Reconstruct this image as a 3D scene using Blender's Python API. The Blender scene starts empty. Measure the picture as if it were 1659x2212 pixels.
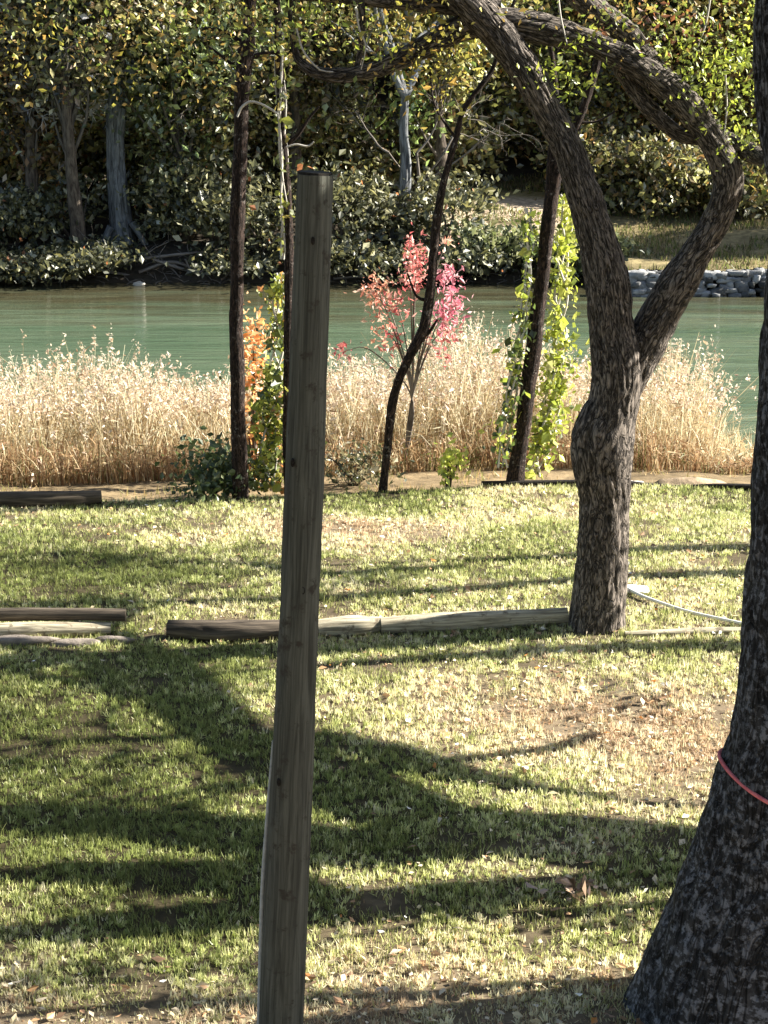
import bpy, math, random
import numpy as np
from mathutils import Vector

random.seed(7); RNG = np.random.default_rng(7)
SC = bpy.context.scene
COL = SC.collection

# ------------------------------------------------------------------ camera, light, exposure
W, H, F = 1659.0, 2212.0, 4267.0        # the photograph's frame and its focal length, same units
CAMZ = 5.0
PITCH = math.radians(14.2)
cam = bpy.data.cameras.new('camera'); camo = bpy.data.objects.new('camera', cam); COL.objects.link(camo)
camo.location = (0, 0, CAMZ); camo.rotation_euler = (math.pi/2 - PITCH, 0, 0)
cam.sensor_fit = 'HORIZONTAL'; cam.sensor_width = 36.0; cam.lens = 36.0*F/W
cam.clip_start = 0.1; cam.clip_end = 1000
SC.camera = camo

AZ, EL = math.radians(12), math.radians(33)      # towards the sun: from +X turned to +Y, and up
U = np.array([math.cos(EL)*math.cos(AZ), math.cos(EL)*math.sin(AZ), math.sin(EL)])
wd = bpy.data.worlds.new('World'); SC.world = wd; wd.use_nodes = True
nt = wd.node_tree; nt.nodes.clear()
sky = nt.nodes.new('ShaderNodeTexSky'); sky.sky_type = 'NISHITA'; sky.sun_disc = False
sky.sun_elevation = EL; sky.sun_rotation = math.pi/2 - AZ
bg = nt.nodes.new('ShaderNodeBackground'); bg.inputs['Strength'].default_value = 0.05
wo = nt.nodes.new('ShaderNodeOutputWorld')
nt.links.new(sky.outputs[0], bg.inputs[0]); nt.links.new(bg.outputs[0], wo.inputs[0])
sl = bpy.data.lights.new('sun', 'SUN'); sl.energy = 5.0; sl.angle = math.radians(0.5); sl.color = (1.0, 0.95, 0.84)
so = bpy.data.objects.new('sun', sl); COL.objects.link(so)
so.rotation_euler = Vector(U.tolist()).to_track_quat('Z', 'Y').to_euler(); so.location = (30, 8, 25)
SC.view_settings.view_transform = 'Standard'; SC.view_settings.look = 'None'
SC.view_settings.gamma = 1.0; SC.view_settings.exposure = 2.05

# ------------------------------------------------------------------ where things are
def ray(px, py):
    x = (px - W/2)/F; y = -(py - H/2)/F
    c, s = math.cos(PITCH), math.sin(PITCH)
    return np.array([x, c + y*s, -s + y*c])
def P(px, py, d):                       # world point seen at px,py at distance d (world Y)
    r = ray(px, py); return np.array([0, 0, CAMZ]) + r*(d/r[1])
def G(px, py, z=0.0):                   # world point seen at px,py on the level z
    r = ray(px, py); return np.array([0, 0, CAMZ]) + r*((z - CAMZ)/r[2])
def RW(px, py, d, w):                   # radius of something w wide there
    return 0.5*np.linalg.norm(P(px + w/2, py, d) - P(px - w/2, py, d))

# ------------------------------------------------------------------ noise, mesh collector
def _hash(i, j, k):
    n = (i*374761393 + j*668265263 + k*2147483647 + 1013904223) & 0xffffffff
    n = ((n ^ (n >> 13))*1274126177) & 0xffffffff
    n = (n ^ (n >> 16)) & 0xffffffff
    return n/4294967295.0
def vnoise(p):
    p = np.asarray(p, dtype=float); f = np.floor(p); t = p - f; t = t*t*(3 - 2*t)
    i, j, k = (f[:, a].astype(np.int64) for a in range(3)); out = 0
    for a in (0, 1):
        for b in (0, 1):
            for c in (0, 1):
                w = (t[:, 0] if a else 1-t[:, 0])*(t[:, 1] if b else 1-t[:, 1])*(t[:, 2] if c else 1-t[:, 2])
                out = out + w*_hash(i+a, j+b, k+c)
    return out
def n2(x, y, s, seed=0.0):
    x = np.atleast_1d(np.asarray(x, float)); y = np.atleast_1d(np.asarray(y, float))
    return vnoise(np.stack([x*s, y*s, np.full_like(x, seed)], 1))

class MB:
    def __init__(s): s.v = []; s.q = []; s.c = []; s.b = []; s.n = 0; s.mi = []
    def add(s, v, q, c=(0.5, 0.5, 0.5), b=None):
        v = np.asarray(v, float); q = np.asarray(q, np.int64)
        c = np.asarray(c, float)
        if c.ndim == 1: c = np.tile(c, (len(v), 1))
        s.v.append(v); s.q.append(q + s.n); s.c.append(c); s.b.append(v if b is None else b); s.n += len(v)
    def build(s, name, mat, parent=None, smooth=True, origin=None):
        v = np.concatenate(s.v); q = np.concatenate(s.q); c = np.concatenate(s.c); b = np.concatenate(s.b)
        o3 = np.zeros(3)
        if parent is not None: o3 = np.array(parent.location)
        elif origin is not None: o3 = np.asarray(origin, float)
        me = bpy.data.meshes.new(name)
        me.vertices.add(len(v)); me.vertices.foreach_set('co', (v - o3).astype(np.float32).ravel())
        me.loops.add(q.size); me.loops.foreach_set('vertex_index', q.astype(np.int32).ravel())
        me.polygons.add(len(q)); me.polygons.foreach_set('loop_start', (np.arange(len(q))*4).astype(np.int32))
        me.update(calc_edges=True)
        me.polygons.foreach_set('use_smooth', np.full(len(q), smooth))
        a = me.attributes.new('Col', 'FLOAT_COLOR', 'POINT')
        a.data.foreach_set('color', np.concatenate([c, np.ones((len(c), 1))], 1).astype(np.float32).ravel())
        a = me.attributes.new('bk', 'FLOAT_VECTOR', 'POINT'); a.data.foreach_set('vector', b.astype(np.float32).ravel())
        me.materials.append(mat); me.update()
        o = bpy.data.objects.new(name, me); COL.objects.link(o)
        if parent is not None: o.parent = parent
        elif origin is not None: o.location = origin
        return o

def sub(mb, name, mat, part, root, smooth=True):    # a sub-part: built round its thing's base, under its part
    o = mb.build(name, mat, root, smooth); o.parent = part; return o
def tag(o, label=None, cat=None, group=None, kind=None):
    if label: o['label'] = label
    if cat: o['category'] = cat
    if group: o['group'] = group
    if kind: o['kind'] = kind
    return o
def thing(name, loc, label, cat, group=None):
    o = bpy.data.objects.new(name, None); COL.objects.link(o); o.location = [float(a) for a in loc]
    o.empty_display_size = 0.2
    return tag(o, label, cat, group)

def catmull(p, n):
    p = np.asarray(p, float); m = len(p)
    if m == 2:
        t = np.linspace(0, 1, n)[:, None]; return p[0]*(1-t) + p[1]*t
    seg = np.linalg.norm(np.diff(p[:, :3], axis=0), axis=1); cum = np.concatenate([[0], np.cumsum(seg)])
    s = np.linspace(0, cum[-1], n); out = []
    e = np.vstack([2*p[0]-p[1], p, 2*p[-1]-p[-2]])
    for x in s:
        i = min(max(np.searchsorted(cum, x) - 1, 0), m-2); t = (x - cum[i])/max(cum[i+1]-cum[i], 1e-9)
        a, b, c, d = e[i], e[i+1], e[i+2], e[i+3]
        out.append(0.5*((2*b) + (-a+c)*t + (2*a-5*b+4*c-d)*t*t + (-a+3*b-3*c+d)*t**3))
    return np.array(out)

def tube(mb, pts, rad, step=0.2, sides=8, col=(.5, .5, .5), disp=0.0, fc=14.0, fl=3.0, cap=True, lump=0.0, flute=None, seed=0.0):
    pr = np.column_stack([np.asarray(pts, float), np.asarray(rad, float)])
    L = np.linalg.norm(np.diff(pr[:, :3], axis=0), axis=1).sum()
    n = max(3, int(L/step) + 1) if len(pr) > 2 or step < L else 2
    c = catmull(pr, n); p = c[:, :3]; r = np.maximum(c[:, 3], 1e-4)
    t = np.gradient(p, axis=0); t /= np.linalg.norm(t, axis=1)[:, None] + 1e-12
    ref = np.array([0, 1.0, 0]) if abs(t[0][1]) < 0.9 else np.array([1.0, 0, 0])
    nn = np.cross(t[0], ref); nn /= np.linalg.norm(nn); ns = [nn]
    for i in range(1, n):
        a = ns[-1] - t[i]*np.dot(ns[-1], t[i]); a /= np.linalg.norm(a) + 1e-12; ns.append(a)
    ns = np.array(ns); bs = np.cross(t, ns)
    s = np.concatenate([[0], np.cumsum(np.linalg.norm(np.diff(p, axis=0), axis=1))])
    th = np.linspace(0, 2*math.pi, sides, endpoint=False)
    ct, st = np.cos(th), np.sin(th); R0 = r.mean()
    bk = np.stack([np.broadcast_to(ct*R0, (n, sides)), np.broadcast_to(st*R0, (n, sides)), np.broadcast_to(s[:, None], (n, sides))], 2).reshape(-1, 3) + seed
    rr = np.repeat(r[:, None], sides, 1)
    if lump: rr = rr*(1 + lump*(vnoise(bk*np.array([3.0, 3.0, 1.6]) + 5).reshape(n, sides) - .5)*2)
    if flute is not None: rr = rr*(1 + flute(s/ s[-1])[:, None]*np.abs(np.cos(th*3.5+1.0))[None, :])
    if disp:
        wv = bk + 0.05*np.stack([vnoise(bk*6), vnoise(bk*6+9), vnoise(bk*6+20)], 1)
        a = np.abs(vnoise(wv*np.array([fc, fc, fl]))*2-1); b2 = np.abs(vnoise(wv*np.array([fc*2.1, fc*2.1, fl*2])+7)*2-1)
        h = np.clip(a*2.6, 0, 1)*0.7 + b2*0.3
        rr = rr + disp*(h.reshape(n, sides) - 0.6)
    v = p[:, None, :] + rr[:, :, None]*(ct[None, :, None]*ns[:, None, :] + st[None, :, None]*bs[:, None, :])
    v = v.reshape(-1, 3)
    i = np.arange(n-1)[:, None]*sides; j = np.arange(sides)[None, :]; j2 = (j+1) % sides
    q = np.stack([i+j, i+j2, i+sides+j2, i+sides+j], 2).reshape(-1, 4)
    mb.add(v, q, col, bk)
    if cap:
        for k, e in ((0, 0), (n-1, 1)):
            ring = v[k*sides:(k+1)*sides]; ctr = ring.mean(0)
            vv = np.vstack([ring, ctr + (ring-ctr)*0.02])
            a = np.arange(sides); b2 = (a+1) % sides
            qq = np.stack([a, b2, b2+sides, a+sides], 1)
            if not e: qq = qq[:, ::-1]
            mb.add(vv, qq, col, np.vstack([bk[k*sides:(k+1)*sides]]*2)*1.0)

def unit(n):
    v = RNG.normal(size=(n, 3)); return v/np.linalg.norm(v, axis=1)[:, None]
def leaves(mb, c, size, pal, wts=None, asp=0.55, flat=0.0, hang=0.0, jit=0.25):
    n = len(c)
    if n == 0: return
    a = unit(n); a[:, 2] = a[:, 2]*(1-flat) - hang; a /= np.linalg.norm(a, axis=1)[:, None]
    b = unit(n); b[:, 2] *= (1-flat); b -= a*np.sum(a*b, 1)[:, None]; b /= np.linalg.norm(b, axis=1)[:, None] + 1e-9
    nn = np.cross(a, b); s = (size*np.clip(np.exp(RNG.normal(-.05, .35, n)), .4, 2.0))[:, None]*0.5
    v = np.stack([c - a*s, c + b*s*asp + nn*s*.18, c + a*s, c - b*s*asp + nn*s*.18], 1).reshape(-1, 3)
    q = np.arange(n*4).reshape(-1, 4)
    pal = np.asarray(pal, float); k = RNG.choice(len(pal), n, p=None if wts is None else np.array(wts)/sum(wts))
    col = pal[k]*RNG.uniform(1-jit, 1+jit, n)[:, None]
    mb.add(v, q, np.repeat(col, 4, 0))

# ------------------------------------------------------------------ materials
def new_mat(name):
    m = bpy.data.materials.new(name); m.use_nodes = True; t = m.node_tree; t.nodes.clear()
    return m, t, t.nodes, t.links
def node(t, kind, **kw):
    n = t.nodes.new(kind)
    for k, v in kw.items():
        if hasattr(n, k): setattr(n, k, v)
        else: n.inputs[k.replace('_', ' ')].default_value = v
    return n
def m_leaf(name, trans=0.45, gloss=0.06):
    m, t, N, L = new_mat(name)
    at = node(t, 'ShaderNodeAttribute', attribute_name='Col')
    d = N.new('ShaderNodeBsdfDiffuse'); tr = N.new('ShaderNodeBsdfTranslucent'); g = N.new('ShaderNodeBsdfGlossy')
    g.inputs['Roughness'].default_value = 0.45
    mx = N.new('ShaderNodeMixShader'); mx.inputs[0].default_value = trans
    m2 = N.new('ShaderNodeMixShader'); m2.inputs[0].default_value = gloss; o = N.new('ShaderNodeOutputMaterial')
    L.new(at.outputs['Color'], d.inputs[0]); L.new(at.outputs['Color'], tr.inputs[0])
    L.new(d.outputs[0], mx.inputs[1]); L.new(tr.outputs[0], mx.inputs[2])
    L.new(mx.outputs[0], m2.inputs[1]); L.new(g.outputs[0], m2.inputs[2]); L.new(m2.outputs[0], o.inputs[0])
    return m
def m_bark(name, c1, c2, sc=(40, 40, 7), bump=0.5, lichen=None, lich_amt=0.5, rough=0.9, dist=0.01, fiss=None, ls=9.0, fmin=.12):
    m, t, N, L = new_mat(name)
    at = node(t, 'ShaderNodeAttribute', attribute_name='bk')
    mp = N.new('ShaderNodeMapping'); mp.inputs['Scale'].default_value = sc
    n1 = node(t, 'ShaderNodeTexNoise', Scale=1.0, Detail=6.0, Roughness=0.65, Distortion=0.6)
    L.new(at.outputs['Vector'], mp.inputs[0]); L.new(mp.outputs[0], n1.inputs['Vector'])
    r = N.new('ShaderNodeValToRGB'); r.color_ramp.elements[0].position = 0.38; r.color_ramp.elements[1].position = 0.66
    r.color_ramp.elements[0].color = (*c1, 1); r.color_ramp.elements[1].color = (*c2, 1)
    L.new(n1.outputs['Fac'], r.inputs[0]); colr = r.outputs[0]
    if lichen:
        n2_ = node(t, 'ShaderNodeTexNoise', Scale=ls, Detail=8.0, Roughness=0.7)
        L.new(at.outputs['Vector'], n2_.inputs['Vector'])
        r2 = N.new('ShaderNodeValToRGB'); r2.color_ramp.elements[0].position = 0.62-0.2*lich_amt; r2.color_ramp.elements[1].position = 0.70-0.2*lich_amt
        L.new(n2_.outputs['Fac'], r2.inputs[0])
        mx = node(t, 'ShaderNodeMixRGB'); L.new(r2.outputs[0], mx.inputs[0]); L.new(colr, mx.inputs[1]); mx.inputs[2].default_value = (*lichen, 1)
        colr = mx.outputs[0]
    hgt = n1.outputs['Fac']
    if fiss:
        m2 = N.new('ShaderNodeMapping'); m2.inputs['Scale'].default_value = fiss; L.new(at.outputs['Vector'], m2.inputs[0])
        f1 = node(t, 'ShaderNodeTexNoise', Scale=1.0, Detail=3.0, Roughness=0.6, Distortion=1.2); L.new(m2.outputs[0], f1.inputs['Vector'])
        s1 = node(t, 'ShaderNodeMath', operation='SUBTRACT'); L.new(f1.outputs['Fac'], s1.inputs[0]); s1.inputs[1].default_value = .5
        s2 = node(t, 'ShaderNodeMath', operation='ABSOLUTE'); L.new(s1.outputs[0], s2.inputs[0])
        s3 = node(t, 'ShaderNodeMapRange'); s3.inputs['From Min'].default_value = .0; s3.inputs['From Max'].default_value = .085; L.new(s2.outputs[0], s3.inputs['Value'])
        s3.inputs['To Min'].default_value = fmin; s3.inputs['To Max'].default_value = 1.0
        vm = N.new('ShaderNodeVectorMath'); vm.operation = 'SCALE'; L.new(colr, vm.inputs[0]); L.new(s3.outputs[0], vm.inputs['Scale']); colr = vm.outputs[0]
        ma = node(t, 'ShaderNodeMath', operation='MULTIPLY_ADD'); L.new(s3.outputs[0], ma.inputs[0]); ma.inputs[1].default_value = 1.6; L.new(n1.outputs['Fac'], ma.inputs[2]); hgt = ma.outputs[0]
    b = N.new('ShaderNodeBump'); b.inputs['Strength'].default_value = bump; b.inputs['Distance'].default_value = dist
    L.new(hgt, b.inputs['Height'])
    p = N.new('ShaderNodeBsdfPrincipled'); p.inputs['Roughness'].default_value = rough
    try: p.inputs['Specular IOR Level'].default_value = 0.2
    except Exception: pass
    o = N.new('ShaderNodeOutputMaterial')
    L.new(colr, p.inputs['Base Color']); L.new(b.outputs[0], p.inputs['Normal']); L.new(p.outputs[0], o.inputs[0])
    return m
def m_attr(name, scale=8.0, amt=0.5, bump=0.5, rough=0.95, dist=0.03):
    m, t, N, L = new_mat(name)
    at = node(t, 'ShaderNodeAttribute', attribute_name='Col'); g = N.new('ShaderNodeNewGeometry')
    n1 = node(t, 'ShaderNodeTexNoise', Scale=scale, Detail=8.0, Roughness=0.7); L.new(g.outputs['Position'], n1.inputs['Vector'])
    mr = N.new('ShaderNodeMapRange'); mr.inputs['From Min'].default_value = 0.3; mr.inputs['From Max'].default_value = 0.7
    mr.inputs['To Min'].default_value = 1-amt; mr.inputs['To Max'].default_value = 1+amt
    L.new(n1.outputs['Fac'], mr.inputs['Value'])
    vm = N.new('ShaderNodeVectorMath'); vm.operation = 'SCALE'; L.new(at.outputs['Color'], vm.inputs[0]); L.new(mr.outputs[0], vm.inputs['Scale'])
    b = N.new('ShaderNodeBump'); b.inputs['Strength'].default_value = bump; b.inputs['Distance'].default_value = dist
    L.new(n1.outputs['Fac'], b.inputs['Height'])
    p = N.new('ShaderNodeBsdfPrincipled'); p.inputs['Roughness'].default_value = rough
    p.inputs['Specular IOR Level'].default_value = 0.15
    o = N.new('ShaderNodeOutputMaterial')
    L.new(vm.outputs[0], p.inputs['Base Color']); L.new(b.outputs[0], p.inputs['Normal']); L.new(p.outputs[0], o.inputs[0])
    return m
def m_water():
    m, t, N, L = new_mat('river_water')
    g = N.new('ShaderNodeNewGeometry'); mp = N.new('ShaderNodeMapping'); mp.inputs['Scale'].default_value = (0.4, 1.9, 1)
    mp.inputs['Rotation'].default_value = (0, 0, 0.12)
    L.new(g.outputs['Position'], mp.inputs[0])
    n1 = node(t, 'ShaderNodeTexNoise', Scale=1.3, Detail=5.0, Roughness=0.55, Distortion=0.4); L.new(mp.outputs[0], n1.inputs['Vector'])
    n3 = node(t, 'ShaderNodeTexNoise', Scale=5.0, Detail=3.0, Roughness=0.5); L.new(mp.outputs[0], n3.inputs['Vector'])
    ad = node(t, 'ShaderNodeMath', operation='MULTIPLY_ADD'); L.new(n3.outputs['Fac'], ad.inputs[0]); ad.inputs[1].default_value = 0.22; L.new(n1.outputs['Fac'], ad.inputs[2])
    b = N.new('ShaderNodeBump'); b.inputs['Strength'].default_value = 0.5; b.inputs['Distance'].default_value = 0.12
    L.new(ad.outputs[0], b.inputs['Height'])
    n2_ = node(t, 'ShaderNodeTexNoise', Scale=0.35, Detail=3.0); L.new(mp.outputs[0], n2_.inputs['Vector'])
    r = N.new('ShaderNodeValToRGB'); r.color_ramp.elements[0].color = (0.066, 0.102, 0.062, 1); r.color_ramp.elements[1].color = (0.105, 0.138, 0.09, 1)
    r.color_ramp.elements[0].position = 0.35; r.color_ramp.elements[1].position = 0.65
    L.new(n2_.outputs['Fac'], r.inputs[0])
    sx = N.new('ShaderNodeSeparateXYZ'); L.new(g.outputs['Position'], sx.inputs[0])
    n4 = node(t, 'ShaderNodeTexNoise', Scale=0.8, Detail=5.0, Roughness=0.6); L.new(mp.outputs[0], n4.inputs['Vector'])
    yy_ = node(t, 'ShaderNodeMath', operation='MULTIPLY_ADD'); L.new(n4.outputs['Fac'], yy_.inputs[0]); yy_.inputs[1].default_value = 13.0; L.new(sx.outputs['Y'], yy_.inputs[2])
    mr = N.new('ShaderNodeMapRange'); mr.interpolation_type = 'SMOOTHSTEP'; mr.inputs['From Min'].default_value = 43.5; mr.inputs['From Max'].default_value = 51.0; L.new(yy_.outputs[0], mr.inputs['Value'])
    mxw = node(t, 'ShaderNodeMixRGB'); L.new(mr.outputs[0], mxw.inputs[0]); L.new(r.outputs[0], mxw.inputs[1]); mxw.inputs[2].default_value = (.052, .047, .026, 1)  # brown tint painted in for the far bank's dark reflection
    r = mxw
    p = N.new('ShaderNodeBsdfPrincipled'); p.inputs['Roughness'].default_value = 0.03; p.inputs['IOR'].default_value = 1.33
    o = N.new('ShaderNodeOutputMaterial')
    L.new(r.outputs[0], p.inputs['Base Color']); L.new(b.outputs[0], p.inputs['Normal']); L.new(p.outputs[0], o.inputs[0])
    return m

M_LEAF = m_leaf('leaf'); M_GRASS = m_leaf('grass_blade', 0.5, 0.03); M_REED = m_leaf('dry_reed', 0.35, 0.02)
M_LITTER = m_leaf('fallen_leaf', 0.15, 0.05)
M_GROUND = m_attr('soil', 6.0, 0.55, 0.6)
M_STONE = m_attr('stone', 7.0, 0.45, 0.7)
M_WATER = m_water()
M_BARK = m_bark('furrowed_bark', (.065, .054, .046), (.29, .245, .21), (60, 60, 14), 1.0, dist=.010, fiss=(26, 26, 5.5))
M_BARKD = m_bark('dark_bark', (.018, .012, .010), (.085, .056, .045), (60, 60, 12), 0.8, fiss=(40, 40, 9), lichen=(.25, .22, .20), lich_amt=0.25, ls=16)
M_BIG = m_bark('mottled_bark', (.014, .0135, .014), (.055, .054, .056), (40, 40, 10), 1.0, lichen=(.165, .17, .19), lich_amt=0.68, dist=0.012, fiss=(15, 15, 3.6), ls=24, fmin=.3)
M_GREY = m_bark('grey_bark', (.05, .05, .052), (.25, .26, .27), (18, 18, 2.5), 0.6, dist=0.03)
M_FAR = m_bark('far_bark', (.04, .03, .025), (.16, .13, .10), (20, 20, 4), 0.5)
M_POST = m_bark('weathered_post', (.045, .046, .038), (.115, .117, .097), (55, 55, 2.2), 0.45, lichen=(.045, .04, .032), lich_amt=0.3, dist=0.006)
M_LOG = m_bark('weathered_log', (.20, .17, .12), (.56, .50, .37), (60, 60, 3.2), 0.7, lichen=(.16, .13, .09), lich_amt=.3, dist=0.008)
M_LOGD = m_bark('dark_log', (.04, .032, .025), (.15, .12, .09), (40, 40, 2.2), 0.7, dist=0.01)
M_KNOT = m_bark('knot', (.01, .009, .008), (.035, .03, .024), (40, 40, 40), .4)
M_DRIFT = m_bark('driftwood', (.09, .075, .062), (.26, .23, .20), (50, 50, 3), 0.5)
M_MID = m_bark('mid_branch', (.05, .042, .036), (.20, .175, .15), (40, 40, 4), .5)
M_TWIG = m_bark('pale_twig', (.35, .32, .28), (.72, .68, .62), (60, 60, 6), 0.3)

# ------------------------------------------------------------------ the ground
WL = -1.0                                           # water level
ex = np.array([-30, G(0, 1088)[0], G(220, 1083)[0], G(620, 1070)[0], G(900, 1058)[0], G(1110, 1047)[0], G(1300, 1046)[0], G(1620, 1058)[0], 30])
ey = np.array([19.9, G(0, 1088)[1], G(220, 1083)[1], G(620, 1070)[1], G(900, 1058)[1], G(1110, 1047)[1], G(1300, 1046)[1], G(1620, 1058)[1], 19.8])
def edge(x): return np.interp(x, ex, ey) + 0.05*(n2(x, 0*np.asarray(x, float), 1.5, 3.3)-.5)
WALLY = P(1500, 640, 1)[1]*0 + 0.0
wall_y = G(1500, 640, WL)[1]
WX0 = P(1345, 600, wall_y)[0]
def zf(x, y):
    x = np.atleast_1d(np.asarray(x, float)); y = np.atleast_1d(np.asarray(y, float))
    e = edge(x); d = y - e
    z = 0.035*(n2(x, y*1.6, 0.7, 1.0)-.5) + 0.05*(n2(x*.35, y, .9, 5.0)-.5)
    z = z*np.clip((-d)/0.6+.4, 0, 1)
    bank = np.interp(d, [-.02, .06, .5, 2.2, 3.5, 6.5, 9], [0, -.10, -.15, -.31, -.55, -1.3, -2.2])
    z = z + bank + np.where(d > .1, .05*(n2(x, y, 2.2, 8)-.5), 0)
    # far side
    t = 1/(1+np.exp(-(x - WX0 + 0.1)/0.06))
    fl = np.interp(y, [36, 43.8, 45.2, 46.2, 49, 53, 60, 75, 110, 200], [-2.2, -1.5, -.95, -.35, .25, .55, 2.5, 7, 14, 20])
    fr = np.interp(y, [36, wall_y+.1, wall_y+.35, 50, 54, 60, 75, 110, 200], [-2.2, -1.5, -.48, -.1, .3, 2.0, 7, 14, 20])
    far = fl*(1-t) + fr*t + .25*(n2(x, y, .5, 4)-.5)*np.clip((y-45)/3, 0, 1)
    return np.where(y > 34, np.maximum(far, -2.2), z)
def blob(x, y, px, py, rx, ry):
    c = G(px, py); return np.exp(-((x-c[0])/rx)**2 - ((y-c[1])/ry)**2)
def dry(x, y):                                      # how dry / brown the turf is
    v = 0.75*(n2(x, y, .8, 2)-.5) + .5*(n2(x, y, 3.1, 6)-.5) + .22
    v = v + .4*blob(x, y, 1180, 1600, 1.1, 1.0) + .5*blob(x, y, 1450, 1600, .9, 1.6) + .65*blob(x, y, 780, 1135, 1.4, .5) + .3*blob(x, y, 560, 1160, 1.3, .4)
    v = v + .8*np.clip((10.4-y)/1.4, 0, 1) - .45*blob(x, y, 150, 1750, 1.5, 2.2) - .35*blob(x, y, 200, 1250, 3, 1.2)
    return v
xs = np.concatenate([np.arange(-60, -9, 3), np.arange(-9, 9, .12), np.arange(9, 61, 3)])
ys = np.concatenate([np.arange(-12, 8, 1.0), np.arange(8, 19.4, .14), np.arange(19.4, 22, .035), np.arange(22, 41, .3), np.arange(41, 47, .12), np.arange(47, 62, .5), np.arange(62, 200, 6)])
X, Y = np.meshgrid(xs, ys); X = X.ravel(); Y = Y.ravel(); Z = zf(X, Y)
nx, ny = len(xs), len(ys); D_ = Y - edge(X)
soil = np.tile([.045, .036, .018], (len(X), 1)); k = np.clip(dry(X, Y), 0, 1)[:, None]
soil = soil*(1-k) + np.array([.17, .13, .085])*k
shore = np.array([.17, .125, .07])*(0.6+.8*n2(X, Y, 3, 1))[:, None]
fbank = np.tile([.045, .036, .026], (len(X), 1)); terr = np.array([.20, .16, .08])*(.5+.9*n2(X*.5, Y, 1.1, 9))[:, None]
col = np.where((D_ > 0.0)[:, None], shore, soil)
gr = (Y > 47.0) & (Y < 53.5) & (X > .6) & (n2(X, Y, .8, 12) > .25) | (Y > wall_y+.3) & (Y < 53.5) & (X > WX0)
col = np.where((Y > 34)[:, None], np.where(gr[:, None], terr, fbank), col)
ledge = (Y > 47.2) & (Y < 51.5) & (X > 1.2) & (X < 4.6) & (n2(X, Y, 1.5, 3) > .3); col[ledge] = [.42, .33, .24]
i = np.arange(ny-1)[:, None]*nx + np.arange(nx-1)[None, :]
q = np.stack([i, i+1, i+nx+1, i+nx], 2).reshape(-1, 4)
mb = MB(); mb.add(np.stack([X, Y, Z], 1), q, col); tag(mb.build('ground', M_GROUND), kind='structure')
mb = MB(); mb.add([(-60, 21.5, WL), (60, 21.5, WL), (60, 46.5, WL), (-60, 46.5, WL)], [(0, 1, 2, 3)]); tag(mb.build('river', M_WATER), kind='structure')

# ------------------------------------------------------------------ lawn
def blades(mb, x, y, ln, wd, colr, lean=0.5, z0=None):
    n = len(x); z = zf(x, y) if z0 is None else z0
    az = RNG.uniform(0, 2*math.pi, n); la = RNG.uniform(0, 2*math.pi, n); le = np.abs(RNG.normal(0, lean, n))
    w = np.stack([np.cos(az), np.sin(az), 0*az], 1)*wd[:, None]*.5
    tip = np.stack([np.cos(la)*np.sin(le), np.sin(la)*np.sin(le), np.cos(le)], 1)*ln[:, None]
    b = np.stack([x, y, z-.005], 1)
    v = np.stack([b-w, b+w, b+tip+w*.25, b+tip-w*.25], 1).reshape(-1, 3)
    mb.add(v, np.arange(n*4).reshape(-1, 4), np.repeat(colr, 4, 0))
n = 430000
yy = 8.6 + (20.9-8.6)*RNG.random(n)**.92; xx = (RNG.random(n)*2-1)*(0.2*yy + 1.3)
keep = (yy < edge(xx)+.01) & (n2(xx, yy, 11, 3)*.6 + n2(xx, yy, 27, 5)*.4 + RNG.normal(0, .1, n) > .47)
xx, yy = xx[keep], yy[keep]; k = dry(xx, yy) + RNG.normal(0, .28, len(xx))
green = np.array([.17, .19, .06]); lime = np.array([.46, .47, .18]); straw = np.array([.68, .61, .37]); brown = np.array([.42, .29, .17])
c = np.where((k < .15)[:, None], green, np.where((k < .52)[:, None], lime, np.where((k < .95)[:, None], straw, brown)))
c = c*RNG.uniform(.65, 1.35, len(xx))[:, None]
hh = (.025 + .045*n2(xx, yy, 5, 7))*RNG.uniform(.6, 1.3, len(xx))*(1-.35*np.clip(k, 0, 1))
mb = MB(); blades(mb, xx, yy, hh, RNG.uniform(.005, .011, len(xx)), c, .75)
n = 42000; ty_ = 8.6 + (20.9-8.6)*RNG.random(n)**.95; tx_ = (RNG.random(n)*2-1)*(0.2*ty_ + 1.2); kk = (ty_ < edge(tx_)-.02) & (n2(tx_, ty_, 2.3, 44) > .27); tx_, ty_ = tx_[kk], ty_[kk]
kd = dry(tx_, ty_) + RNG.normal(0, .22, len(tx_)); tc = np.where((kd < .1)[:, None], [.30, .34, .11], np.where((kd < .45)[:, None], [.66, .67, .32], np.where((kd < .95)[:, None], [.80, .74, .50], [.56, .43, .29])))*RNG.uniform(.7, 1.3, len(tx_))[:, None]
m_ = 9; bx = np.repeat(tx_, m_) + RNG.normal(0, .010, len(tx_)*m_); by = np.repeat(ty_, m_) + RNG.normal(0, .010, len(tx_)*m_)
blades(mb, bx, by, np.repeat(RNG.uniform(.025, .062, len(tx_)), m_)*RNG.uniform(.6, 1.1, len(bx)), RNG.uniform(.006, .013, len(bx)), np.repeat(tc, m_, 0), .7)
tag(mb.build('lawn_grass', M_GRASS, smooth=False), 'short green and straw grass over the whole lawn', 'grass', kind='stuff')
n = 19000; yy = 8.6 + 12*RNG.random(n)**.9; xx = (RNG.random(n)*2-1)*(0.2*yy+1.2); kk = (yy < edge(xx)) & (RNG.random(n) < .13 + .75*(dry(xx, yy)-.15)); xx, yy = xx[kk], yy[kk]
mb = MB(); leaves(mb, np.stack([xx, yy, zf(xx, yy)+.03], 1), .042, [(.62, .52, .38), (.42, .25, .13), (.28, .17, .10), (.85, .82, .76), (.60, .24, .06), (.66, .55, .34)], [5, 5, 6, .9, .5, 5], asp=.6, flat=.75)
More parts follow.
